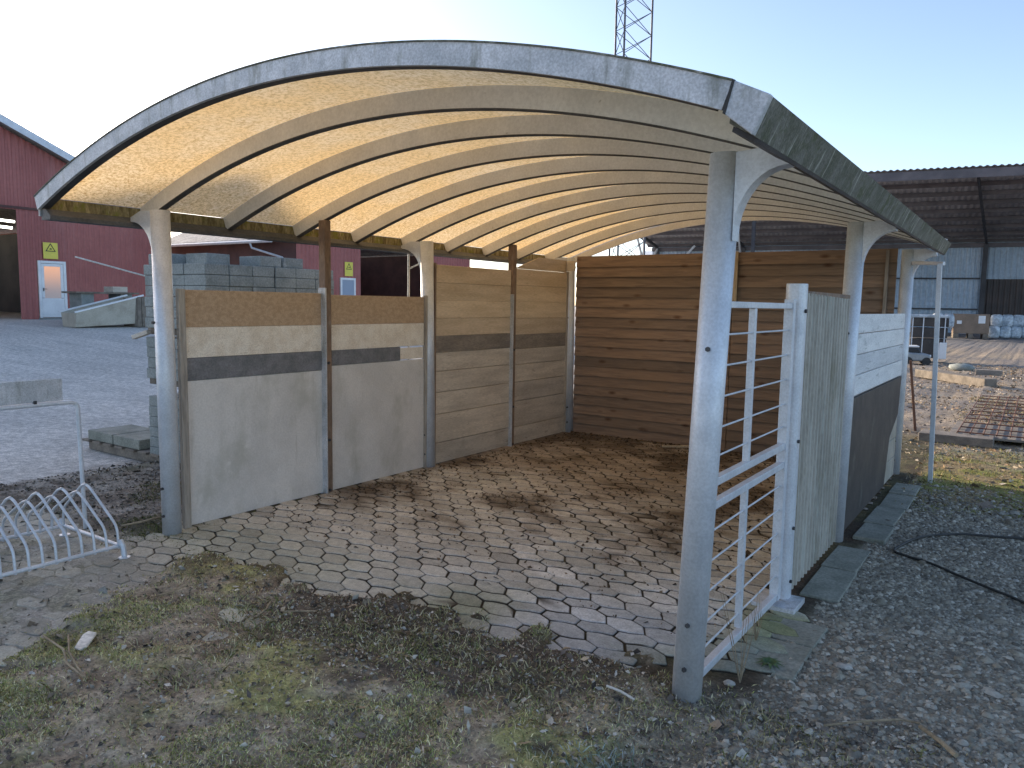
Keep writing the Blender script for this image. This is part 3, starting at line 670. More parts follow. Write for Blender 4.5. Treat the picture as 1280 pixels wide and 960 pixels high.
t4 = plankbay(4.20, 5.33, 'rearmost bay of the left wall, tan planks next to the corner', 4, [0,.20,.50,.72,.92,1.10], (1.102,1.265), 2.01)
m = MB(); m.add([(-.010,.0,2.012),(-.010,1.12,2.012),(-.010,1.12,2.16),(-.010,.5,2.16),(.008,.0,2.012),(.008,1.12,2.012),(.008,1.12,2.16),(.008,.5,2.16)],
    [(0,1,2,3),(7,6,5,4),(0,4,5,1),(1,5,6,2),(2,6,7,3),(3,7,4,0)]); m.build('top_board', MAT['plank_warm'], t4, bevel=.002)
# timber battens flanking the posts
def thing_mesh(name, m, mt, label, cat, bevel=0, group=None):
    o = m.build(name, MAT[mt], None, bevel); return tag(o, label, cat, group)
m = MB(); m.box(.025,.065,-.01,.060,.118,1.68); thing_mesh('batten', m, 'postwood', 'grey timber batten between the front left post and the beige board', 'batten', .004)
m = MB(); m.box(-.005,2.652,-.01,.035,2.672,1.68); thing_mesh('batten', m, 'postwood', 'thin batten in front of the middle left post', 'batten', .003)
m = MB(); m.box(-.01,2.785,-.01,.035,2.802,2.0); thing_mesh('batten', m, 'rustpost', 'brown batten behind the middle left post', 'batten', .003)
m = MB(); m.box(-.01,5.335,-.01,.03,5.352,2.02); thing_mesh('batten', m, 'postwood', 'batten beside the rear corner post', 'batten', .003)

# ------------------------------------------------------------------ back fence of overlapping boards
fence = empty('board_fence', (0,5.5,0), 'brown overlapping horizontal board fence closing the back', 'fence')
nb = 18; bh = 2.215/nb
for seg, (xa, xb_) in enumerate(((.06, 2.06), (2.068, 3.70))):
    for k in range(nb):
        z0 = k*bh; wob = random.uniform(-.003, .003)
        m = MB(); m.add([(xa, -.030+wob, z0-.012), (xb_, -.030+wob, z0-.012), (xb_, -.010, z0+bh+.004), (xa, -.010, z0+bh+.004),
                (xa, -.008+wob, z0-.012), (xb_, -.008+wob, z0-.012), (xb_, .004, z0+bh+.004), (xa, .004, z0+bh+.004)],
                [(0,1,2,3),(7,6,5,4),(0,4,5,1),(1,5,6,2),(2,6,7,3),(3,7,4,0)])
        m.build('fence_board', MAT['fence'], fence, bevel=.003)
for x in (.1, 2.06, 3.66):
    m = MB(); m.box(x-.03, .008, 0, x+.03, .05, 2.22); m.build('fence_post', MAT['palletwood'], fence)
m = MB(); m.box(3.60,-.055,0.0,3.63,-.033,2.2); m.build('edge_strip', MAT['postwood'], fence)
m = MB(); m.box(1.78,5.425,1.66,2.125,5.443,2.225); thing_mesh('plywood_sheet', m, 'ply', 'plain upright plywood piece fixed on the back fence behind the front right post', 'plywood sheet', .002)
m = MB(); m.box(.02,5.30,2.03,.14,5.318,2.15, Matrix.Rotation(math.radians(0),4,'X')); thing_mesh('wood_offcut', m, 'plank_pale', 'small pale wood offcut high in the rear left corner', 'offcut', .002)

# ------------------------------------------------------------------ right side: gate frame, panels
gate = empty('steel_gate', (3.82,.06,0), 'grey steel gate frame with thin horizontal rods beside the front right post', 'gate')
def gb(name, a, b, wd, ht, mt='galv', parent=None, bev=.003):
    m = MB(); m.bar(a, b, wd, ht); return m.build(name, MAT[mt], parent or gate, bevel=bev)
L_ = 1.10
gb('top_rail', (-.0,.0,1.625), (0,L_,1.625), .035, .028)
gb('middle_rail', (0,.0,.885), (0,L_,.885), .035, .034)
gb('middle_rail', (0,.0,.785), (0,L_,.785), .035, .034)
gb('bottom_rail', (0,-.02,.075), (0,L_,.055), .035, .036)
gb('vertical_bar', (0,.50,.902), (0,.50,1.611), .03, .03)
gb('vertical_bar', (0,.50,.10), (0,.50,.768), .03, .03)
gb('gate_stile', (0,L_+.02,.04), (0,L_+.02,1.66), .05, .045)
for z in (1.50,1.37,1.24,1.11,.99,.67,.54,.41,.28,.17):
    m = MB(); m.tube([(0,-.01,z), (0,L_,z)], .0048, 6); m.build('rod', MAT['galv'], gate)
gp = empty('gate_post', (3.82,1.30,0), 'round-edged grey steel post with foot plate between gate frame and ribbed panel', 'post')
prof = rr(.105,.105,.04); m = MB(); m.prism(prof, -.02, 1.745); m.build('shaft', MAT['galv'], gp, bevel=.003)
m = MB(); m.box(-.11,-.18,-.01,.12,.05,.022); m.build('foot_plate', MAT['galv_dirty'], gp, bevel=.004)
for z in (.12,.42,.9,1.6): m = MB(); m.tube([(.05,-.02,z),(.062,-.02,z)], .010, 6); m.build('bolt', MAT['darkmetal'], gp)

rp = empty('ribbed_panel', (3.825,1.37,0), 'algae-stained corrugated plastic panel with vertical ribs, right side', 'panel')
m = MB(); n = 64; top = []
y0, y1 = 0, 1.25
for i in range(n+1):
    y = y0+(y1-y0)*i/n; x = .026*[0,1,1,0][i % 4]
    zt = 1.70-.02*i/n
    m.v += [(x-.008, y, .01), (x-.008, y, zt), (x-.012, y, .01), (x-.012, y, zt)]
for i in range(n):
    a = i*4; m.f += [[a, a+4, a+5, a+1], [a+2, a+3, a+7, a+6], [a+1, a+5, a+7, a+3], [a, a+2, a+6, a+4]]; m.sm += [False]*4
m.build('ribbed_sheet', MAT['profile'], rp)
m = MB(); m.box(-.022,0,1.685,.010,1.25,1.71); m.build('top_trim', MAT['rustpost'], rp, bevel=.002)

pp = empty('side_wall', (3.82,2.80,0), 'right rear side wall of white planks above a black board', 'wall panel')
zt = [.985,1.135,1.285,1.435,1.58]
for a, b in zip(zt[:-1], zt[1:]):
    m = MB(); m.box(-.012,0,a+.005,.014+random.uniform(0,.004),2.44,b); m.build('white_plank', MAT['white_plank'], pp, bevel=.004)
m = MB(); m.prism([(0,.02),(1.75,.03),(1.9,.45),(2.32,.62),(2.40,.98),(0,.98)], .008, .026, 'x'); m.build('black_board', MAT['black_board'], pp, bevel=.002)
for a, b in ((0,.19),(.19,.38),(.38,.57),(.57,.78),(.78,.98)):
    m = MB(); m.box(-.014,0,a+.004,.004,2.46,b); m.build('lower_plank', MAT['profile'], pp, bevel=.004)

# edging slabs
k = 0
for (ya, yb, dx) in ((1.46,2.02,.0),(2.03,2.55,-.01),(2.80,3.30,.03),(3.31,3.85,.02),(3.87,4.4,.03),(4.42,4.95,.02)):
    m = MB(); M = Matrix.Translation((3.985+dx, (ya+yb)/2, -.01)) @ Matrix.Rotation(random.uniform(-.04,.04), 4, 'X') @ Matrix.Rotation(random.uniform(-.03,.03), 4, 'Z')
    m.box(-.105, -(yb-ya)/2+.004, -.05, .105, (yb-ya)/2-.004, .012, M)
    o = m.build('edging_slab', MAT['conc_green'], None, bevel=.006)
    lab = ['edging slab nearest the gate post, below the ribbed panel', 'edging slab below the rear half of the ribbed panel', 'edging slab just behind the middle right post', 'second edging slab below the black board', 'third edging slab below the black board', 'farthest edging slab by the back right post'][k]; k += 1
    tag(o, 'mossy '+lab, 'slab', 'edging slabs along the right side')
for i, (ya, yb) in enumerate(((.40,.78),(.79,1.08))):
    m = MB(); M = Matrix.Translation((3.99,(ya+yb)/2,-.035)) @ Matrix.Rotation([.02,-.015][i],4,'Z')
    m.box(-.14,-(yb-ya)/2+.003,-.03,.13,(yb-ya)/2-.003,.03,M); o = m.build('edging_slab', MAT['conc_green'], None, bevel=.006)
    tag(o, ['mossy edging slab under the gate frame, nearer the front right post', 'mossy edging slab under the gate frame, next to the gate post'][i], 'slab', 'edging slabs along the right side')

# thin free-standing tube frame at the far right corner
tf = empty('tube_frame', (4.15,5.23,0), 'thin square steel pole with a short top arm right of the shelter', 'pole')
m = MB(); m.bar((0,0,-.05),(-.055,0,2.05),.04,.04); m.build('upright', MAT['galv'], tf, bevel=.003)
m = MB(); m.bar((-.02,0.0,2.05),(-.30,.16,2.07),.035,.035); m.build('arm', MAT['galv'], tf, bevel=.003)
m = MB(); m.bar((0,0,0),(.17,0,.95),.03,.045); o = thing_mesh('timber_stake', m, 'rustwood', 'rust brown timber stake leaning behind the back right post', 'stake', .003); o.location = (3.62,8.6,-.02); o.rotation_euler = (0,-.30,0)

# ------------------------------------------------------------------ bicycle rack with sign plate
rk = empty('bike_rack', (-.08,-.5,0), 'galvanised bicycle rack with bent wheel hoops on worn paving', 'bike rack')
ye = -1.75
def rail(name, pts_, r=.011):
    m = MB(); m.tube(pts_, r, 8); return m.build(name, MAT['galv'], rk)
rail('front_rail', [(.33,0,.065),(.33,ye,.065)], .012)
rail('rear_rail', [(-.38,0,.065),(-.38,ye,.065)], .012)
rail('end_rail', [(-.38,0,.066),(.33,0,.066)], .012)
def bez(pts_, n=5):
    out = []
    P = [Vector(p) for p in pts_]; out.append(P[0])
    for i in range(1, len(P)-1):
        a = P[i]+(P[i-1]-P[i]).normalized()*.05; b = P[i]+(P[i+1]-P[i]).normalized()*.05
        for k in range(n+1):
            t = k/n; out.append((1-t)**2*a+2*t*(1-t)*P[i]+t*t*b)
    out.append(P[-1]); return out
for i in range(22):
    y = -.005-i*.0735; hi = .40 if i % 2 == 0 else .37; sh_ = .0 if i % 2 == 0 else .035
    if y < ye: break
    rail('hoop', bez([(.33,y,.05),(.315,y,.19),(-.02+sh_,y,hi),(-.09+sh_,y,hi),(-.37,y,.19),(-.38,y,.05)]), .0085)
for (x, y) in ((.36,.0),(-.40,.0),(.36,-.80),(-.40,-.80),(.36,ye)):
    m = MB(); m.tube([(x-.02,y,.10),(x+.01,y,.07),(x+.02,y,.02),(x+.02,y,-.01)], .017, 8)
    m.tube([(x+.02,y,-.012),(x+.02,y,.004)], .035, 10); m.build('foot', MAT['galv'], rk)
sf = empty('sign_stand', (-.50,-.34,0), 'bent tube frame carrying a blank grey metal plate behind the bicycle rack', 'sign frame')
m = MB(); m.tube(bez([(0,0,-.02),(0,-.02,.90),(0,-1.9,.90),(0,-1.9,-.02)], 6), .0145, 10); m.build('frame', MAT['galv'], sf)
m = MB(); m.box(-.006,-1.75,.918,.006,-.115,1.065); m.build('plate', MAT['galv_dirty'], sf, bevel=.002)
m = MB(); m.box(-.012,-.30,.90,.012,-.28,.93); m.build('clamp', MAT['darkmetal'], sf)

# ------------------------------------------------------------------ block stacks behind the left wall
def gz(x, y): return float(height(np.array([x]), np.array([y]))[0])
G = 'grey concrete blocks stacked on pallets behind the left wall'
bm_ = MB(); bm_.box(0,0,0,.325,.245,.098); proto = None
XS0, YS0 = -2.22, 1.13
def blk(x, y, z, rz=0, lab=None):
    global proto
    if proto is None:
        proto = bm_.build('concrete_block', MAT['conc'], None, bevel=.007); o = proto
        tag(o, 'grey concrete block in the tall three-tier stack behind the left wall', 'concrete block', G)
    else: o = proto.copy(); COL.objects.link(o)
    if lab: o['label'] = lab
    o.location = (x+random.uniform(-.006,.006), y+random.uniform(-.006,.006), z); o.rotation_euler = (0,0,rz+random.uniform(-.01,.01)); return o
NUM = ['first','second','third','fourth','fifth','sixth']
def tier(z0, rows, nyy, nm):
    for r in range(rows):
        for j in range(nyy):
            for i in range(3):
                if i == 1 and 0 < j < nyy-1 and r < rows-1: continue
                if i == 0 and 0 < j < nyy-1 and r < rows-1: continue
                blk(XS0+i*.332, YS0+j*.252, z0+r*.1006, 0, f'grey concrete block, {nm} tier, {NUM[r]} course up, {NUM[j]} from the front, '+('left','middle','right')[i]+' row')
def bearer(z, y): 
    m = MB(); m.box(XS0-.06, y, z, XS0+1.06, y+.08, z+.07); return m
tier(.064, 6, 6, 'bottom'); tier(.84, 4, 6, 'middle'); tier(1.33, 6, 6, 'top')
for (z, nm) in ((.0,'lowest'), (.775,'middle'), (1.264,'upper')):
    pt = empty('pallet', (XS0, YS0, z), nm+' pallet under the blocks behind the left wall', 'pallet')
    for y in (.05, .70, 1.35): m = MB(); m.box(-.05, y, .001, 1.04, y+.09, .062); m.build('bearer', MAT['palletwood'], pt, bevel=.003)
for (x, y, w_) in ((XS0+.5, YS0+.12, 1), (XS0+.25, YS0+.30, 1), (XS0+.62, YS0+.62, 1), (XS0+.60, YS0+.90, 1), (XS0+.05, YS0+.02, 1)):
    kk_ = [k_ for k_ in range(5) if (x, y) == ((XS0+.5, YS0+.12), (XS0+.25, YS0+.30), (XS0+.62, YS0+.62), (XS0+.60, YS0+.90), (XS0+.05, YS0+.02))[k_]][0]
    blk(x, y, 1.934, 0, 'loose grey block on top of the stack, '+['nearest the front right corner','just behind the front middle','in the middle of the right edge','farthest back on the right edge','at the front left corner'][kk_])
m = MB(); m.tube([(0,0,0),(-.9,-.30,.21)], .008, 6); o = thing_mesh('thin_rod', m, 'rope', 'thin pale rod sticking out of the block stack to the left', 'rod'); o.location = (-2.15,1.2,1.80)
m = MB(); m.bar((0,0,0),(-.22,-.03,-.06),.05,.04); o = thing_mesh('wood_stick', m, 'plank_pale', 'short pale stick poking out under the top tier of blocks', 'stick', .003); o.location = (-2.15,1.12,1.29)
# low pallet with slabs
lp = empty('pallet', (-3.45,1.10,-.01), 'low weathered pallet lying left of the block stack', 'pallet')
m = MB()
for k in range(3): m.box(.02, .04+k*.40, .0, 1.5, .12+k*.40, .085)
m.build('runner', MAT['palletwood'], lp, bevel=.003)
m = MB()
for k in range(7): m.box(-.05+k*.22, 0, .086, .10+k*.22, .98, .108)
m.build('deck_board', MAT['palletwood'], lp, bevel=.002)
for (x, y, lb) in ((.05,.02,'left front'),(.56,.02,'middle front'),(.30,.55,'rear')):
    m = MB(); m.box(0,0,0,.49,.48,.10); o = m.build('paving_slab', MAT['conc_green'], None, bevel=.006); o.location = (-3.45+x,1.10+y,.101); tag(o, 'dark concrete slab on the low pallet, '+lb+' one', 'slab', 'slabs on the low pallet')

# ------------------------------------------------------------------ corrugated walls
def corr(m, u0, u1, z0, z1, P, pitch=.2, dep=.03):
    """trapezoid cladding between u0..u1; P(u, depth, z) -> point; z0/z1 functions or numbers"""
    f0 = z0 if callable(z0) else (lambda u: z0); f1 = z1 if callable(z1) else (lambda u: z1)
    us = []; u = u0; pat = [(0,0),(.35,0),(.5,1),(.85,1)]; k = 0
    while True:
        for a, d in pat:
            v = u0+(k+a)*pitch
            if v < u1: us.append((v, d*dep))
        k += 1
        if u0+k*pitch >= u1: break
    us.append((u1, 0)); b = len(m.v)
    for v, d in us: m.v.append(P(v, d, f0(v))); m.v.append(P(v, d, f1(v)))
    for i in range(len(us)-1): a = b+2*i; m.f.append([a, a+2, a+3, a+1]); m.sm.append(False)
# barn 1 : gable facing +x at x=-25
B1 = empty('red_barn', (-25,5.5,.8), 'large red corrugated barn with white door and open gateway at the left edge', 'barn')
def P1(u, d, z): return (d, u-5.5, z-.8)
gtop = lambda y: 9.565-.434*abs(y-4.2)
mw_ = MB(); corr(mw_, -6.6, 4.3, .55, gtop, P1); corr(mw_, 4.3, 9.54, 4.63, gtop, P1); corr(mw_, 9.54, 10.14, .55, gtop, P1); corr(mw_, 10.14, 11.13, 2.90, gtop, P1); corr(mw_, 11.13, 15, .55, gtop, P1)
mw_.build('gable_wall', MAT['red'], B1, fix=False)
mw_ = MB(); corr(mw_, -35, -.3, .4, 4.8, lambda u, d, z: (u, 9.5+d, z-.8)); mw_.build('side_wall', MAT['red'], B1, fix=False)
mw_ = MB(); corr(mw_, -35, -.3, .4, 4.8, lambda u, d, z: (u, -12.1-d, z-.8)); mw_.build('side_wall', MAT['red'], B1, fix=False)
mw_ = MB(); mw_.box(-35.1,-12.1,-.5,-35,9.5,4); mw_.build('rear_wall', MAT['red'], B1)
mw_ = MB(); mw_.box(.031,-12.0,3.86,.06,9.5,3.95); mw_.build('trim_band', MAT['reddark'], B1)
for s in (-1, 1):
    e1 = 11.25; yy = -1.3; zp = 8.88
    q8 = [(0,1,2,3),(7,6,5,4),(0,4,5,1),(1,5,6,2),(2,6,7,3),(3,7,4,0)]
    ye_ = yy+s*e1; ze = zp-.434*e1
    m = MB(); m.add([(.45,yy,zp),(-35.4,yy,zp),(-35.4,ye_,ze),(.45,ye_,ze),(.45,yy,zp+.12),(-35.4,yy,zp+.12),(-35.4,ye_,ze+.12),(.45,ye_,ze+.12)], q8); m.build('roof', MAT['roof_grey'], B1)
    m = MB(); m.add([(.455,yy,zp-.12),(.49,yy,zp-.12),(.49,ye_,ze-.12),(.455,ye_,ze-.12),(.455,yy,zp+.15),(.49,yy,zp+.15),(.49,ye_,ze+.15),(.455,ye_,ze+.15)], q8); m.build('verge_board', MAT['galv'], B1)
fr = MB(); y0, y1, z0, z1 = 4.66, 5.62, .03, 2.10
fr.box(-.03,y0,z0,.05,y0+.09,z1); fr.box(-.03,y1-.09,z0,.05,y1,z1); fr.box(-.03,y0+.09,z1-.09,.05,y1-.09,z1); 
dr = fr.build('door', MAT['white'], B1, bevel=.008)
m = MB(); m.box(-.02,y0+.1,z0+.02,.03,y1-.1,z0+.72); m.box(-.02,y0+.1,z0+.73,.03,y0+.2,z1-.1); m.box(-.02,y1-.2,z0+.73,.03,y1-.1,z1-.1); m.box(-.02,y0+.2,z1-.2,.03,y1-.2,z1-.1)
m.build('door_leaf', MAT['white'], dr, bevel=.008)
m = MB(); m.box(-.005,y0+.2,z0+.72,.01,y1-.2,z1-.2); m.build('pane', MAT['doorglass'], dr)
m = MB(); m.box(.03,y0+.14,1.0,.07,y0+.16,1.12); m.bar((.065,y0+.15,1.08),(.065,y0+.26,1.08),.02); m.build('handle', MAT['darkmetal'], dr)
m = MB(); m.box(-.1,y0-.05,-.25,.3,y1+.05,.025); m.build('doorstep', MAT['conc'], B1)
m = MB(); m.box(-34,9.25,-.6,-.4,9.35,3.9); m.build('dark_backdrop', MAT['shed_steel'], B1)  # dark sheet added so the barn's inside looks dark through the gateway
for (yy, zz) in ((5.0,3.62),(5.1,3.88)):
    m = MB(); m.tube([(-5,yy,zz),(-5,yy+.95,zz-.04)], .05, 8); m.build('strip_light', MAT['tube'], B1)
def sign(name, x, y, z, w_, h_, label):
    t = empty(name, (x,y,z), label, 'sign')
    m = MB(); m.box(0,-w_/2,0,.015,w_/2,h_); m.build('plate', MAT['yellow'], t)
    def tri(s, zc): return [(-s,zc-s*.55),(s,zc-s*.55),(0,zc+s*1.15)]
    zc = h_*.62; so_ = w_*.36; a = tri(so_, zc); b = tri(so_*.72, zc); m = MB()
    vs = [(.019, p, q) for p, q in a]+[(.019, p, q) for p, q in b]
    m.add(vs, [(0,1,4,3),(1,2,5,4),(2,0,3,5)])
    s_ = so_*.25
    m.add([(.019,-s_,zc-s_*.6),(.019,s_,zc-s_*.6),(.019,s_*.8,zc+s_*.3),(.019,-s_*.2,zc+s_*.5)], [(0,1,2,3)])
    m.build('warning_triangle', MAT['black'], t, fix=False)
    return t
sign('warning_sign', -24.955, 10.60, 2.98, .50, .58, 'yellow warning sign with black triangle above the white barn door at left')
# barn 2
B2 = empty('low_barn', (-20,23.4,.8), 'lower barn with grey tiled roof, red gable end and dark open doorway', 'barn')
YH = 5.7
g2 = lambda y: 4.15+2.5*(1-abs(y-23.4)/YH)
def P2(u, d, z): return (d, u-23.4, z-.8)
m = MB(); corr(m, 17.7, 20.0, .4, g2, P2); corr(m, 20.0, 20.95, 2.62, g2, P2); corr(m, 20.95, 21.25, .4, g2, P2); corr(m, 21.25, 25.4, 5.6, g2, P2); corr(m, 25.4, 29.1, .4, g2, P2)
m.build('gable_wall', MAT['red'], B2, fix=False)
m = MB(); m.box(-9.2,-YH,-1,-.02,-YH+.25,3.35); m.build('front_wall', MAT['reddark'], B2)
m = MB(); m.box(-9.2,YH-.25,-1,-.02,YH,3.35); m.build('rear_wall', MAT['reddark'], B2)
m = MB(); m.box(-9.4,-YH,-1,-9.21,YH,3.35); m.build('end_wall', MAT['reddark'], B2)
for s in (-1,1):
    m = MB(); a = .439; e = YH+.45; zt_ = 3.35+2.5+.06
    m.add([(.35,0,zt_),(-9.6,0,zt_),(-9.6,s*e,zt_-a*e),(.35,s*e,zt_-a*e),(.35,0,zt_+.1),(-9.6,0,zt_+.1),(-9.6,s*e,zt_+.1-a*e),(.35,s*e,zt_+.1-a*e)],
        [(0,1,2,3),(7,6,5,4),(0,4,5,1),(1,5,6,2),(2,6,7,3),(3,7,4,0)]); m.build('roof', MAT['roof_grey'], B2)
    m = MB(); m.add([(.355,0,zt_-.1),(.39,0,zt_-.1),(.39,s*e,zt_-.1-a*e),(.355,s*e,zt_-.1-a*e),(.355,0,zt_+.13),(.39,0,zt_+.13),(.39,s*e,zt_+.13-a*e),(.355,s*e,zt_+.13-a*e)],
        [(0,1,2,3),(7,6,5,4),(0,4,5,1),(1,5,6,2),(2,6,7,3),(3,7,4,0)]); m.build('verge_board', MAT['white'], B2)
m = MB(); m.tube([(-9.3,-YH-.50,3.22),(-.9,-YH-.50,3.20)], .07, 8); m.tube([(-2.3,-YH-.50,3.18),(-2.2,-YH-.48,2.95),(-.75,-YH-.10,2.55),(-.62,-YH-.08,2.45),(-.62,-YH-.08,0)], .045, 8); m.build('gutter_pipe', MAT['galv'], B2)
m = MB(); m.box(-2.4,-YH-.03,1.75,-1.7,-YH-.005,2.05); m.build('wall_plaque', MAT['cream'], B2)
m = MB(); y0, y1 = -3.35, -2.48; m.box(-.03,y0,-.2,.04,y0+.09,1.82); m.box(-.03,y1-.09,-.2,.04,y1,1.82); m.box(-.03,y0+.09,1.73,.04,y1-.09,1.82); d2 = m.build('door', MAT['white'], B2)
m = MB(); m.box(-.02,y0+.09,-.2,.01,y1-.09,1.73); m.build('pane', glassmat('blue_grey_pane', (.28,.33,.42), .3), d2)
sign('warning_sign', -19.95, 20.50, 2.70, .46, .60, 'small yellow warning sign on the red gable beside the dark doorway')
m = MB(); m.tube([(0,0,0),(0,0,2.3)], .012, 6)
for k in range(3): m.tube([(0,0,1.9-.1*k),(-.04,.03,1.6),(-.03-.02*k,-.02,1.25),(.02,0,1.2),(.0,.0,1.5)], .008, 6)
m.tube([(0,0,1.95),(.12,.08,2.02),(.22,.12,2.0)], .008, 6)
o = thing_mesh('tied_rope', m, 'rope', 'pale rope bundle hanging by the middle left post', 'rope'); o.location = (-.42,2.9,0.0)
# distant white building
m_ = empty('white_hall', (-28,62,0), 'distant pale hall seen between barn and shed', 'building')
m = MB(); m.box(0,0,0,13,.3,4.6); m.build('wall', mat('pale_blue_wall', (.45,.52,.62), (.4,.47,.57), .3), m_)
m = MB(); m.add([(-.5,-1,4.6),(13.5,-1,4.6),(13.5,7,7),(-.5,7,7),(-.5,-1,4.75),(13.5,-1,4.75),(13.5,7,7.15),(-.5,7,7.15)], [(0,1,2,3),(7,6,5,4),(0,4,5,1),(1,5,6,2),(2,6,7,3),(3,7,4,0)]); m.build('roof', MAT['white'], m_)

# pile in the yard
def at_(x, y): return (x, y, gz(x, y))
tb = empty('trough', at_(-20,8.95), 'long cream trough lying tilted in front of the red barn', 'trough')
m = MB(); sec = lambda y, z0, z1, wd: [(-wd,y,z0),(wd,y,z0),(wd*1.25,y,z1),(-wd*1.25,y,z1)]
a = sec(-.15,.0,.45,.4); b = sec(1.85,.10,.98,.4)
m.add(a+b, [(0,1,5,4),(1,2,6,5),(3,0,4,7),(0,3,2,1),(4,5,6,7)]); m.build('body', MAT['cream'], tb, bevel=.02)
m = MB(); m.bar((.5,-.2,.47),(.5,2.0,1.03),.06,.05); m.bar((-.5,-.2,.47),(-.5,2.0,1.03),.06,.05); m.build('rim', MAT['white'], tb)
ct = empty('crate', at_(-19.9,11.1), 'upright wooden crate beside the cream trough', 'crate')
m = MB()
for k in range(5): m.box(.4,-.38+k*.16,0,.43,-.25+k*.16,.98)
m.build('slat', MAT['palletwood'], ct); m = MB(); m.box(-.4,-.4,0,.395,.42,.95); m.build('body', MAT['plank_dark'], ct)
wbn = empty('workbench', at_(-21.4,10.6), 'low bench with scrap boards behind the cream trough', 'bench')
m = MB(); m.box(-.5,-1.1,1.0,.5,1.0,1.06); m.build('top', MAT['palletwood'], wbn)
m = MB(); m.box(-.4,-.9,0,.4,-.5,1.0); m.build('support', MAT['conc'], wbn); m = MB(); m.box(-.4,.4,0,.4,.8,1.0); m.build('support', MAT['conc'], wbn)
m = MB(); m.box(-.3,.2,1.062,.3,.7,1.25); thing = m.build('scrap_board', MAT['plank_pale'], wbn)

# ------------------------------------------------------------------ lattice mast
mast = empty('lattice_mast', (-11.6,30.2,0), 'tall dark steel lattice mast rising behind the shelter roof', 'mast')
R3 = [(-.62,-.52),(-.20,.10-.52+.05),(.82,.25)]
R3 = [(-.55,-.62),(-.35,.35),(.80,.55)]
# legs in camera-like order left, middle, right
bx = [(-12.09+11.6,29.7-30.2),(-11.70+11.6,29.98-30.2-.35),(-10.95+11.6,31.1-30.2)]
bx[1] = (-.02,-.55)
m = MB()
for x, y in bx: m.tube([(x,y,0),(x,y,26)], .05, 8)
m.build('leg', MAT['mast'], mast)
m = MB(); z = .5; s = 0
while z < 25:
    for i in range(3):
        a = bx[i]; b = bx[(i+1) % 3]
        m.tube([(a[0],a[1],z),(b[0],b[1],z+1.05)], .018, 5); m.tube([(b[0],b[1],z),(a[0],a[1],z+1.05)], .018, 5)
    z += 1.05
m.build('bracing', MAT['mast'], mast)

# ------------------------------------------------------------------ big open shed
dvx, dvy = .983, .186; ang = math.atan2(dvy, dvx)
SH = empty('open_shed', (-.6,61,0), 'big open-fronted shed with dark underside and blue-grey back wall', 'shed', rz=ang)
# local: x along, -y towards the camera
SL, SR = -22, 26
D0, ZB, ZF = 12.2, 6.35, 9.25
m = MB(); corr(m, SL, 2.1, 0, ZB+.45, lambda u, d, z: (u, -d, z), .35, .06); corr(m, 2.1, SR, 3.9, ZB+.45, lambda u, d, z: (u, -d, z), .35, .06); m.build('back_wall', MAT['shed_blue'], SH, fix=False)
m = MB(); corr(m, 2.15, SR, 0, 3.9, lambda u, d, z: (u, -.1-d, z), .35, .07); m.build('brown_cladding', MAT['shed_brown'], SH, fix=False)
def zs(y): return ZB+(ZF-ZB)*(-y/D0)
m = MB(); n = 0; wv = []
us = np.arange(SL-.6, SR+.6, .0875)
for i, u in enumerate(us):
    d = .045*math.sin(2*PI*u/.35)
    m.v += [(u, .8, zs(.8)+.45+d), (u, -D0-.5, zs(-D0-.5)+.45+d)]
for i in range(len(us)-1): m.f.append([2*i, 2*i+1, 2*i+3, 2*i+2]); m.sm.append(True)
m.build('roof', MAT['shed_roof'], SH, fix=False)
for k in range(9):
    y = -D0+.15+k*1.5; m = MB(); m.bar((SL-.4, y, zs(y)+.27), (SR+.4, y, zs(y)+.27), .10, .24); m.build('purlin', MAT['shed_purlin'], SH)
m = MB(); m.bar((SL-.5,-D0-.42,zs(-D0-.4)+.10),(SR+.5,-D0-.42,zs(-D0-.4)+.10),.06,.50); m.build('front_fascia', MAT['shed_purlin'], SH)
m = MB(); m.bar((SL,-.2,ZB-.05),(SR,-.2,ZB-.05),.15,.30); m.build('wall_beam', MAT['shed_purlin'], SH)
for z in (1.75, 3.95):
    m = MB(); m.bar((SL,-.16,z),(1.8,-.16,z),.12,.10); m.build('wall_rail', MAT['shed_steel'], SH)
m = MB()
for u in np.arange(3.5, SR, .35): m.box(u,-.26,1.9,u+.12,-.2,1.98)
for x in (-21.5,-14.6,-6.3,2.0,10.3,18.6):
    m = MB(); m.box(x-.14,-.4,0,x+.14,-.17,ZB+.0); m.build('column', MAT['shed_steel'], SH)
    xf_ = x-3.4 if x < 2 else x-.0
    m = MB(); m.bar((x,-.3,zs(-.3)+.02),(x-2.25,-D0,zs(-D0)+.02),.14,.24); m.build('rafter', MAT['shed_steel'], SH)
for x in (16, -12.5):
    m = MB(); m.box(x-.11,-D0-.1,0,x+.11,-D0+.12,ZF+.05); m.build('front_column', MAT['shed_steel'], SH)
m = MB(); m.box(-6.75,-2.2,0,-6.5,-2.0,zs(-2.2)+.2); m.build('pale_column', MAT['galv'], SH)
m = MB()
for (a, b) in (((-21.5,-.5,ZB-3.2),(-18.4,-.5,ZB+.2)),((-21.5,-.3,1),(-21.5,-9,zs(-9))),((-21.5,-5,0),(-21.5,-5,zs(-5))),((-21.5,-9,1),(-21.5,-.4,ZB)),((-14.6,-.5,ZB-2.5),(-14.6,-3.5,zs(-3.5)))): m.bar(a, b, .12, .16)
m.build('brace', MAT['galv'], SH)

def shed_pt(x, y): return Vector((-.6+dvx*x-dvy*y, 61+dvy*x+dvx*y, 0))
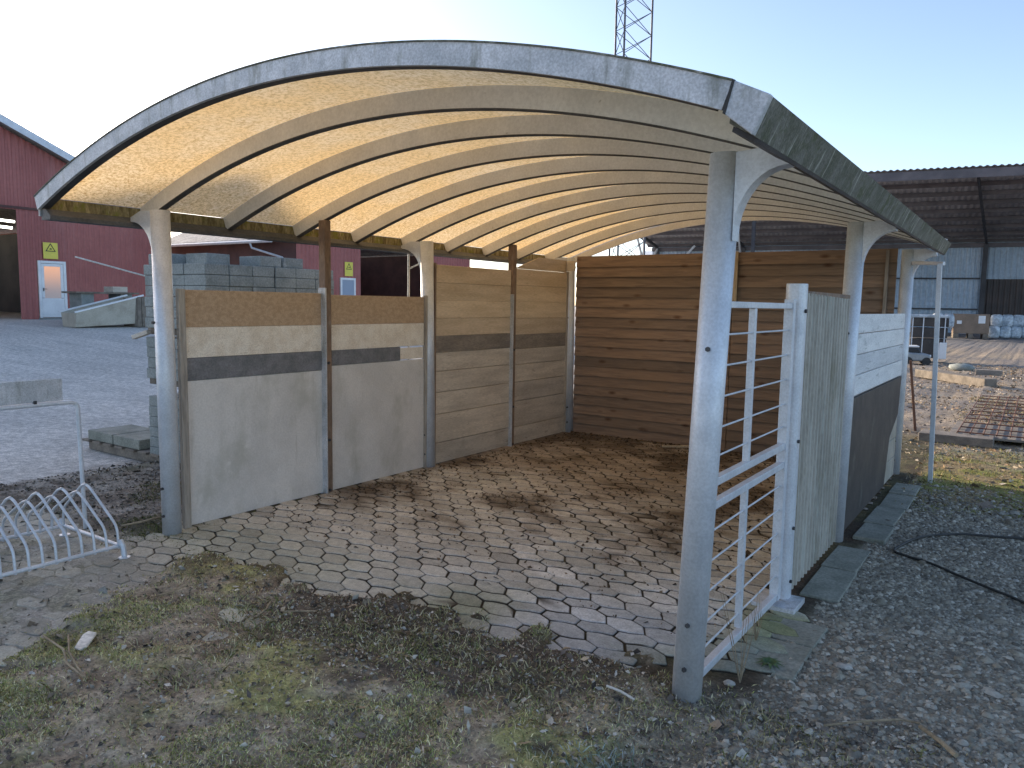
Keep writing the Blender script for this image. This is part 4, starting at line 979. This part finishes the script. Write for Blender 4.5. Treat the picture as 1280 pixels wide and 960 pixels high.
# goods in front of the shed wall
def px_at(u, v, z=0.0):
    d = Fv+R2*((u-640)/FPX)-U2*((v-480)/FPX); t = (z-CZ)/d.z; return Vector((CX, CY, CZ))+d*t
def ray_at(u, D): 
    d = Fv+R2*((u-640)/FPX)-U2*(0/FPX); p = Vector((CX,CY,CZ))+d*D; return (p.x, p.y)
cb = empty('cardboard_box', (*ray_at(1207,46),0.15), 'big brown cardboard box on a pallet by the shed wall', 'box', rz=.15)
m = MB(); m.box(-.92,-.6,.14,.92,.6,1.3); m.build('carton', MAT['card'], cb, bevel=.03)
m = MB(); m.box(-.9,-.6,-.15,-.62,.6,.14); m.box(-.12,-.6,-.15,.12,.6,.14); m.box(.62,-.6,-.15,.9,.6,.14); m.build('pallet_base', MAT['palletwood'], cb)
m = MB(); m.box(.35,-.62,.75,.7,-.601,1.2); m.box(-.75,-.62,.7,-.5,-.601,.9); m.build('label_patch', MAT['white'], cb)
lbs = ['leftmost wrapped white bale, bottom row by the brown cladding','second wrapped white bale from the left, bottom row','third wrapped white bale from the left, bottom row','rightmost wrapped white bale in view, bottom row','leftmost wrapped white bale of the top row','second wrapped white bale of the top row','third wrapped white bale of the top row','rightmost wrapped white bale of the top row']
for r in range(2):
    for k in range(4):
        u = 1237+k*13.5
        t = MB(); t.blob((0,0,.36), .5, (.62,.62,.74), 20, 14, .03, pn=5); o = t.build('wrapped_bale', MAT['wrap'], None)
        o.location = (*ray_at(u+r*2,47), .0+r*.70); tag(o, lbs[r*4+k], 'bale', 'wrapped bales by the shed wall')
for i, (u, z) in enumerate(((1172,.3),(1180,.95),(1166,1.0))):
    t = MB(); t.blob((0,0,.38), .5, (.55,.6,.8), 20, 14, .03, pn=5); o = t.build('wrapped_bale', MAT['wrap'], None); o.location = (*ray_at(u,44), z-.3)
    tag(o, ['lowest wrapped bale behind the thin pole','upper right wrapped bale behind the thin pole','upper left wrapped bale behind the thin pole'][i], 'bale', 'wrapped bales by the shed wall')
# dark crate rack and silver machine behind the back right post
X0, Y0_ = ray_at(1158,24.5)
cr = empty('crate_rack', (X0,Y0_,.12), 'dark rack of black crates with a pale cover behind the back right post', 'rack', rz=.1)
m = MB(); m.box(-.55,-.4,0,.45,.4,.60); m.box(-.55,-.4,.64,.48,.4,.95); m.box(-.55,-.4,.99,.50,.4,1.26); m.build('crate', MAT['black_board'], cr, bevel=.02)
m = MB(); m.box(-.6,-.45,1.27,.5,.45,1.36); m.build('cover', MAT['wrap'], cr, bevel=.03)
m = MB()
for x in (-.5,-.2,.4): m.bar((x,-.43,0),(x,-.43,1.27),.03,.03)
m.build('upright', MAT['galv'], cr)
m = MB(); m.box(-.1,-.1,0,.1,.1,.52); o = thing_mesh('pale_block', m, 'white', 'small pale upright block beside the dark crate rack', 'block', .02); o.location = (*ray_at(1175,24),.1)
sv = empty('silver_machine', (*ray_at(1143,23.3),-.02), 'low silver machine with dark window behind the back right post', 'machine', rz=.25)
m = MB(); m.prism([(-.5,.12),(.30,.12),(.42,.22),(.40,.36),(.15,.42),(-.5,.44)], -.35,.35,'y'); m.build('body', MAT['silver'], sv, bevel=.06)
m = MB(); m.prism([(-.45,.44),(.12,.43),(.02,.60),(-.45,.62)], -.30,.30,'y'); m.build('window', MAT['darkglass'], sv, bevel=.03)
m = MB(); m.box(-.46,-.32,.61,.04,.32,.67); m.build('roof', MAT['white'], sv, bevel=.03)
for x in (-.3,.28):
    m = MB(); m.tube([(x,-.37,.13),(x,.37,.13)], .14, 16); m.build('wheel', MAT['rubber'], sv)
sv.scale = (.85,.85,.85)
m = MB(); m.tube([(.36,-.2,.3),(.43,-.2,.3)], .06, 10); m.build('headlight', MAT['white'], sv)

# concrete beams and rock
p0 = px_at(1150,470); p1 = px_at(1238,484)
m = MB(); m.bar((p0.x,p0.y,.08),(p1.x,p1.y,.08),.28,.19); thing_mesh('concrete_beam', m, 'palletwood', 'long pale concrete beam lying on the ground beyond the thin pole', 'beam', .01)
p0 = px_at(1200,475); m = MB(); m.box(-.25,-.14,0,.25,.14,.12); o = thing_mesh('plank_offcut', m, 'plank_dark', 'dark offcut lying on the end of the concrete beam', 'offcut', .01); o.location = (4.05,17.2,.19)
m = MB(); m.blob((0,0,.08), .3, (1,.7,.4), 10, 6, .15); p = px_at(1202,463); o = thing_mesh('rock', m, 'conc', 'flat grey rock just behind the concrete beam', 'rock'); o.location = (p.x,p.y,0)
# reinforcement mesh mats
def mat_mesh(y0, y1, x0, x1, z):
    m = MB()
    for x in np.arange(x0, x1, .14): m.tube([(x,y0,z),(x-.02,y1,z+.01)], .008, 4)
    for y in np.arange(y0, y1, .5): m.tube([(x0,y,z+.012),(x1,y,z+.012)], .008, 4)
    return m
m = mat_mesh(8.0,13.2,4.15,7.6,.10); o = m.build('steel_mesh', MAT['rust'], None); tag(o, 'rusty steel reinforcement mesh lying on dark boards at right', 'steel mesh')
m = MB(); m.box(4.05,8.0,.045,7.8,9.3,.075); thing_mesh('dark_board', m, 'plank_dark', 'flat grey-purple board under the near end of the rusty mesh', 'board', .005)
m = MB(); m.box(3.75,7.75,-.02,4.55,8.1,.09); thing_mesh('timber_sleeper', m, 'plank_dark', 'short dark sleeper at the near left corner of the rusty mesh', 'sleeper', .01)
# hose
hp = [(1330,775),(1280,750),(1220,725),(1165,703),(1130,692),(1118,686),(1128,678),(1155,668),(1200,665),(1245,668),(1290,671),(1340,673)]
pp_ = [px_at(u, v, .012) for u, v in hp]
from mathutils import geometry
sm = []
for i in range(len(pp_)-1):
    p0_, p1_, p2_, p3_ = pp_[max(i-1,0)], pp_[i], pp_[i+1], pp_[min(i+2,len(pp_)-1)]
    for k in range(6):
        t = k/6; sm.append(.5*((2*p1_)+(p2_-p0_)*t+(2*p0_-5*p1_+4*p2_-p3_)*t*t+(-p0_+3*p1_-3*p2_+p3_)*t**3))
sm = [Vector((p.x, p.y, max(gz(p.x, p.y), -.02)+.016)) for p in sm]
m = MB(); m.tube(sm, .0085, 8); thing_mesh('hose', m, 'rubber', 'black hose looping over the gravel at right', 'hose')
# small things on the ground
def stone(u, v, s, label, mt='stone', sc=(1,.7,.5), rz=0):
    p = px_at(u, v); m = MB(); m.blob((0,0,s*sc[2]*.5), s, sc, 10, 6, .14); o = thing_mesh('stone', m, mt, label, 'stone'); o.location = (p.x, p.y, gz(p.x, p.y)); o.rotation_euler = (0,0,rz); return o
p = px_at(108,810); MAT['chipstone'] = mat('pale_chip_stone', (.80,.76,.68), (.66,.62,.55), 14, .85, 0, .3)
m = MB(); m.prism([(-.095,-.018),(-.06,-.032),(.07,-.028),(.10,0),(.07,.024),(-.07,.026)], 0, .012); o = thing_mesh('stone_chip', m, 'chipstone', 'pale elongated chip of stone on the bare ground at lower left', 'stone chip', .004); o.location = (p.x,p.y,gz(p.x,p.y)+.014); o.rotation_euler = (0,.03,-.75)
stone(912,852,.026,'round pebble at the foot of the front right post, right side')
stone(1054,829,.034,'flattish pale stone on the gravel right of the gate frame', sc=(1.2,.7,.5))
stone(1006,772,.016,'small pale pebble beside the gate post foot plate')
stone(253,693,.02,'small stone in the dead grass near the front left post')
stone(974,955,.018,'small stone at the bottom edge of the view')
stone(1270,723,.02,'pale pebble beside the hose at the right edge')
def stick(pts_, r, label, name='twig', mt='twig', z=.024):
    q_ = [px_at(u, v) for u, v in pts_]; q_ = [Vector((a.x, a.y, gz(a.x, a.y)+z)) for a in q_]; m = MB(); m.tube(q_, r, 6); return thing_mesh(name, m, mt, label, 'twig')
stick([(758,874),(775,880),(792,888)], .006, 'short pale green stick in the grass left of the front right post', 'stick', 'rope', .02)
stick([(55,808),(80,828),(84,842),(105,858)], .005, 'forked thin twig just left of the pale chip')
stick([(86,803),(87,830),(98,848),(107,858)], .005, 'curved dry twig below the pale chip')
stick([(190,758),(215,748),(235,743)], .005, 'pale bent twig in the dark litter')
stick([(355,773),(395,774)], .0035, 'straight dry straw at the edge of the paving', 'straw')
stick([(320,775),(333,768),(338,760)], .005, 'short curled twig in the dark litter near the paving')
stick([(1150,912),(1175,930),(1195,948)], .010, 'grey stick lying at the lower right')
stick([(1030,908),(1080,903),(1125,902),(1150,908)], .005, 'long pale straw at the lower right', 'straw')
stick([(152,664),(175,661),(200,655)], .008, 'pale stick between bike rack and front left post')
m = MB(); m.bar((1.45,5.12,.02),(1.72,5.26,.03),.03,.02); thing_mesh('lath', m, 'ply', 'short pale lath on the floor by the back fence', 'lath')
# dry weed stems at the gate
def weed(u, v, label, h=.42):
    p = px_at(u, v); m = MB()
    for k in range(7):
        a = random.uniform(0, 2*PI); l = random.uniform(.5, 1)*h; q_ = Vector((0,0,0)); pl2 = [q_]
        for s in range(4): q_ = q_+Vector((math.cos(a)*.25, math.sin(a)*.25, 1)).normalized()*l/4; a += random.uniform(-.6,.6); pl2.append(q_)
        m.tube(pl2, [.0025,.002,.0016,.0012,.0008], 4)
    o = thing_mesh('dry_weed', m, 'twig', label, 'weed'); o.location = (p.x, p.y, gz(p.x, p.y)); return o
weed(925,850,'dry branching weed stems under the gate frame')
weed(945,800,'low dry weed by the mossy slab', .25)
m = MB()
for k in range(10):
    a = k*.63; m.add([(0,0,0),(.03*math.cos(a)-.01*math.sin(a),.03*math.sin(a)+.01*math.cos(a),.03),(.07*math.cos(a),.07*math.sin(a),.02),(.03*math.cos(a)+.01*math.sin(a),.03*math.sin(a)-.01*math.cos(a),.03)], [(0,1,2,3)])
p = px_at(962,830); g_ = mat('green_leaf', (.07,.12,.04), (.05,.09,.03), 20); o = m.build('rosette_weed', g_, None, fix=False); o.location = (p.x,p.y,gz(p.x,p.y)); tag(o, 'green rosette weed in the soil below the gate frame', 'weed')
# frosty pale weed clump bottom
P = pts(9000, 3.3, 4.3, -1.2, -.4, lambda x, y: np.exp(-(((x-3.84)/.16)**2+((y+.72)/.13)**2)))
scatter_tris('pale_weeds', 'pale grey woolly weed patch at the bottom of the view', P, RNG.uniform(.01,.04,len(P)), pick(len(P), [(.42,.46,.44),(.30,.35,.30),(.18,.22,.14)]), mode='blade', cat='weeds')
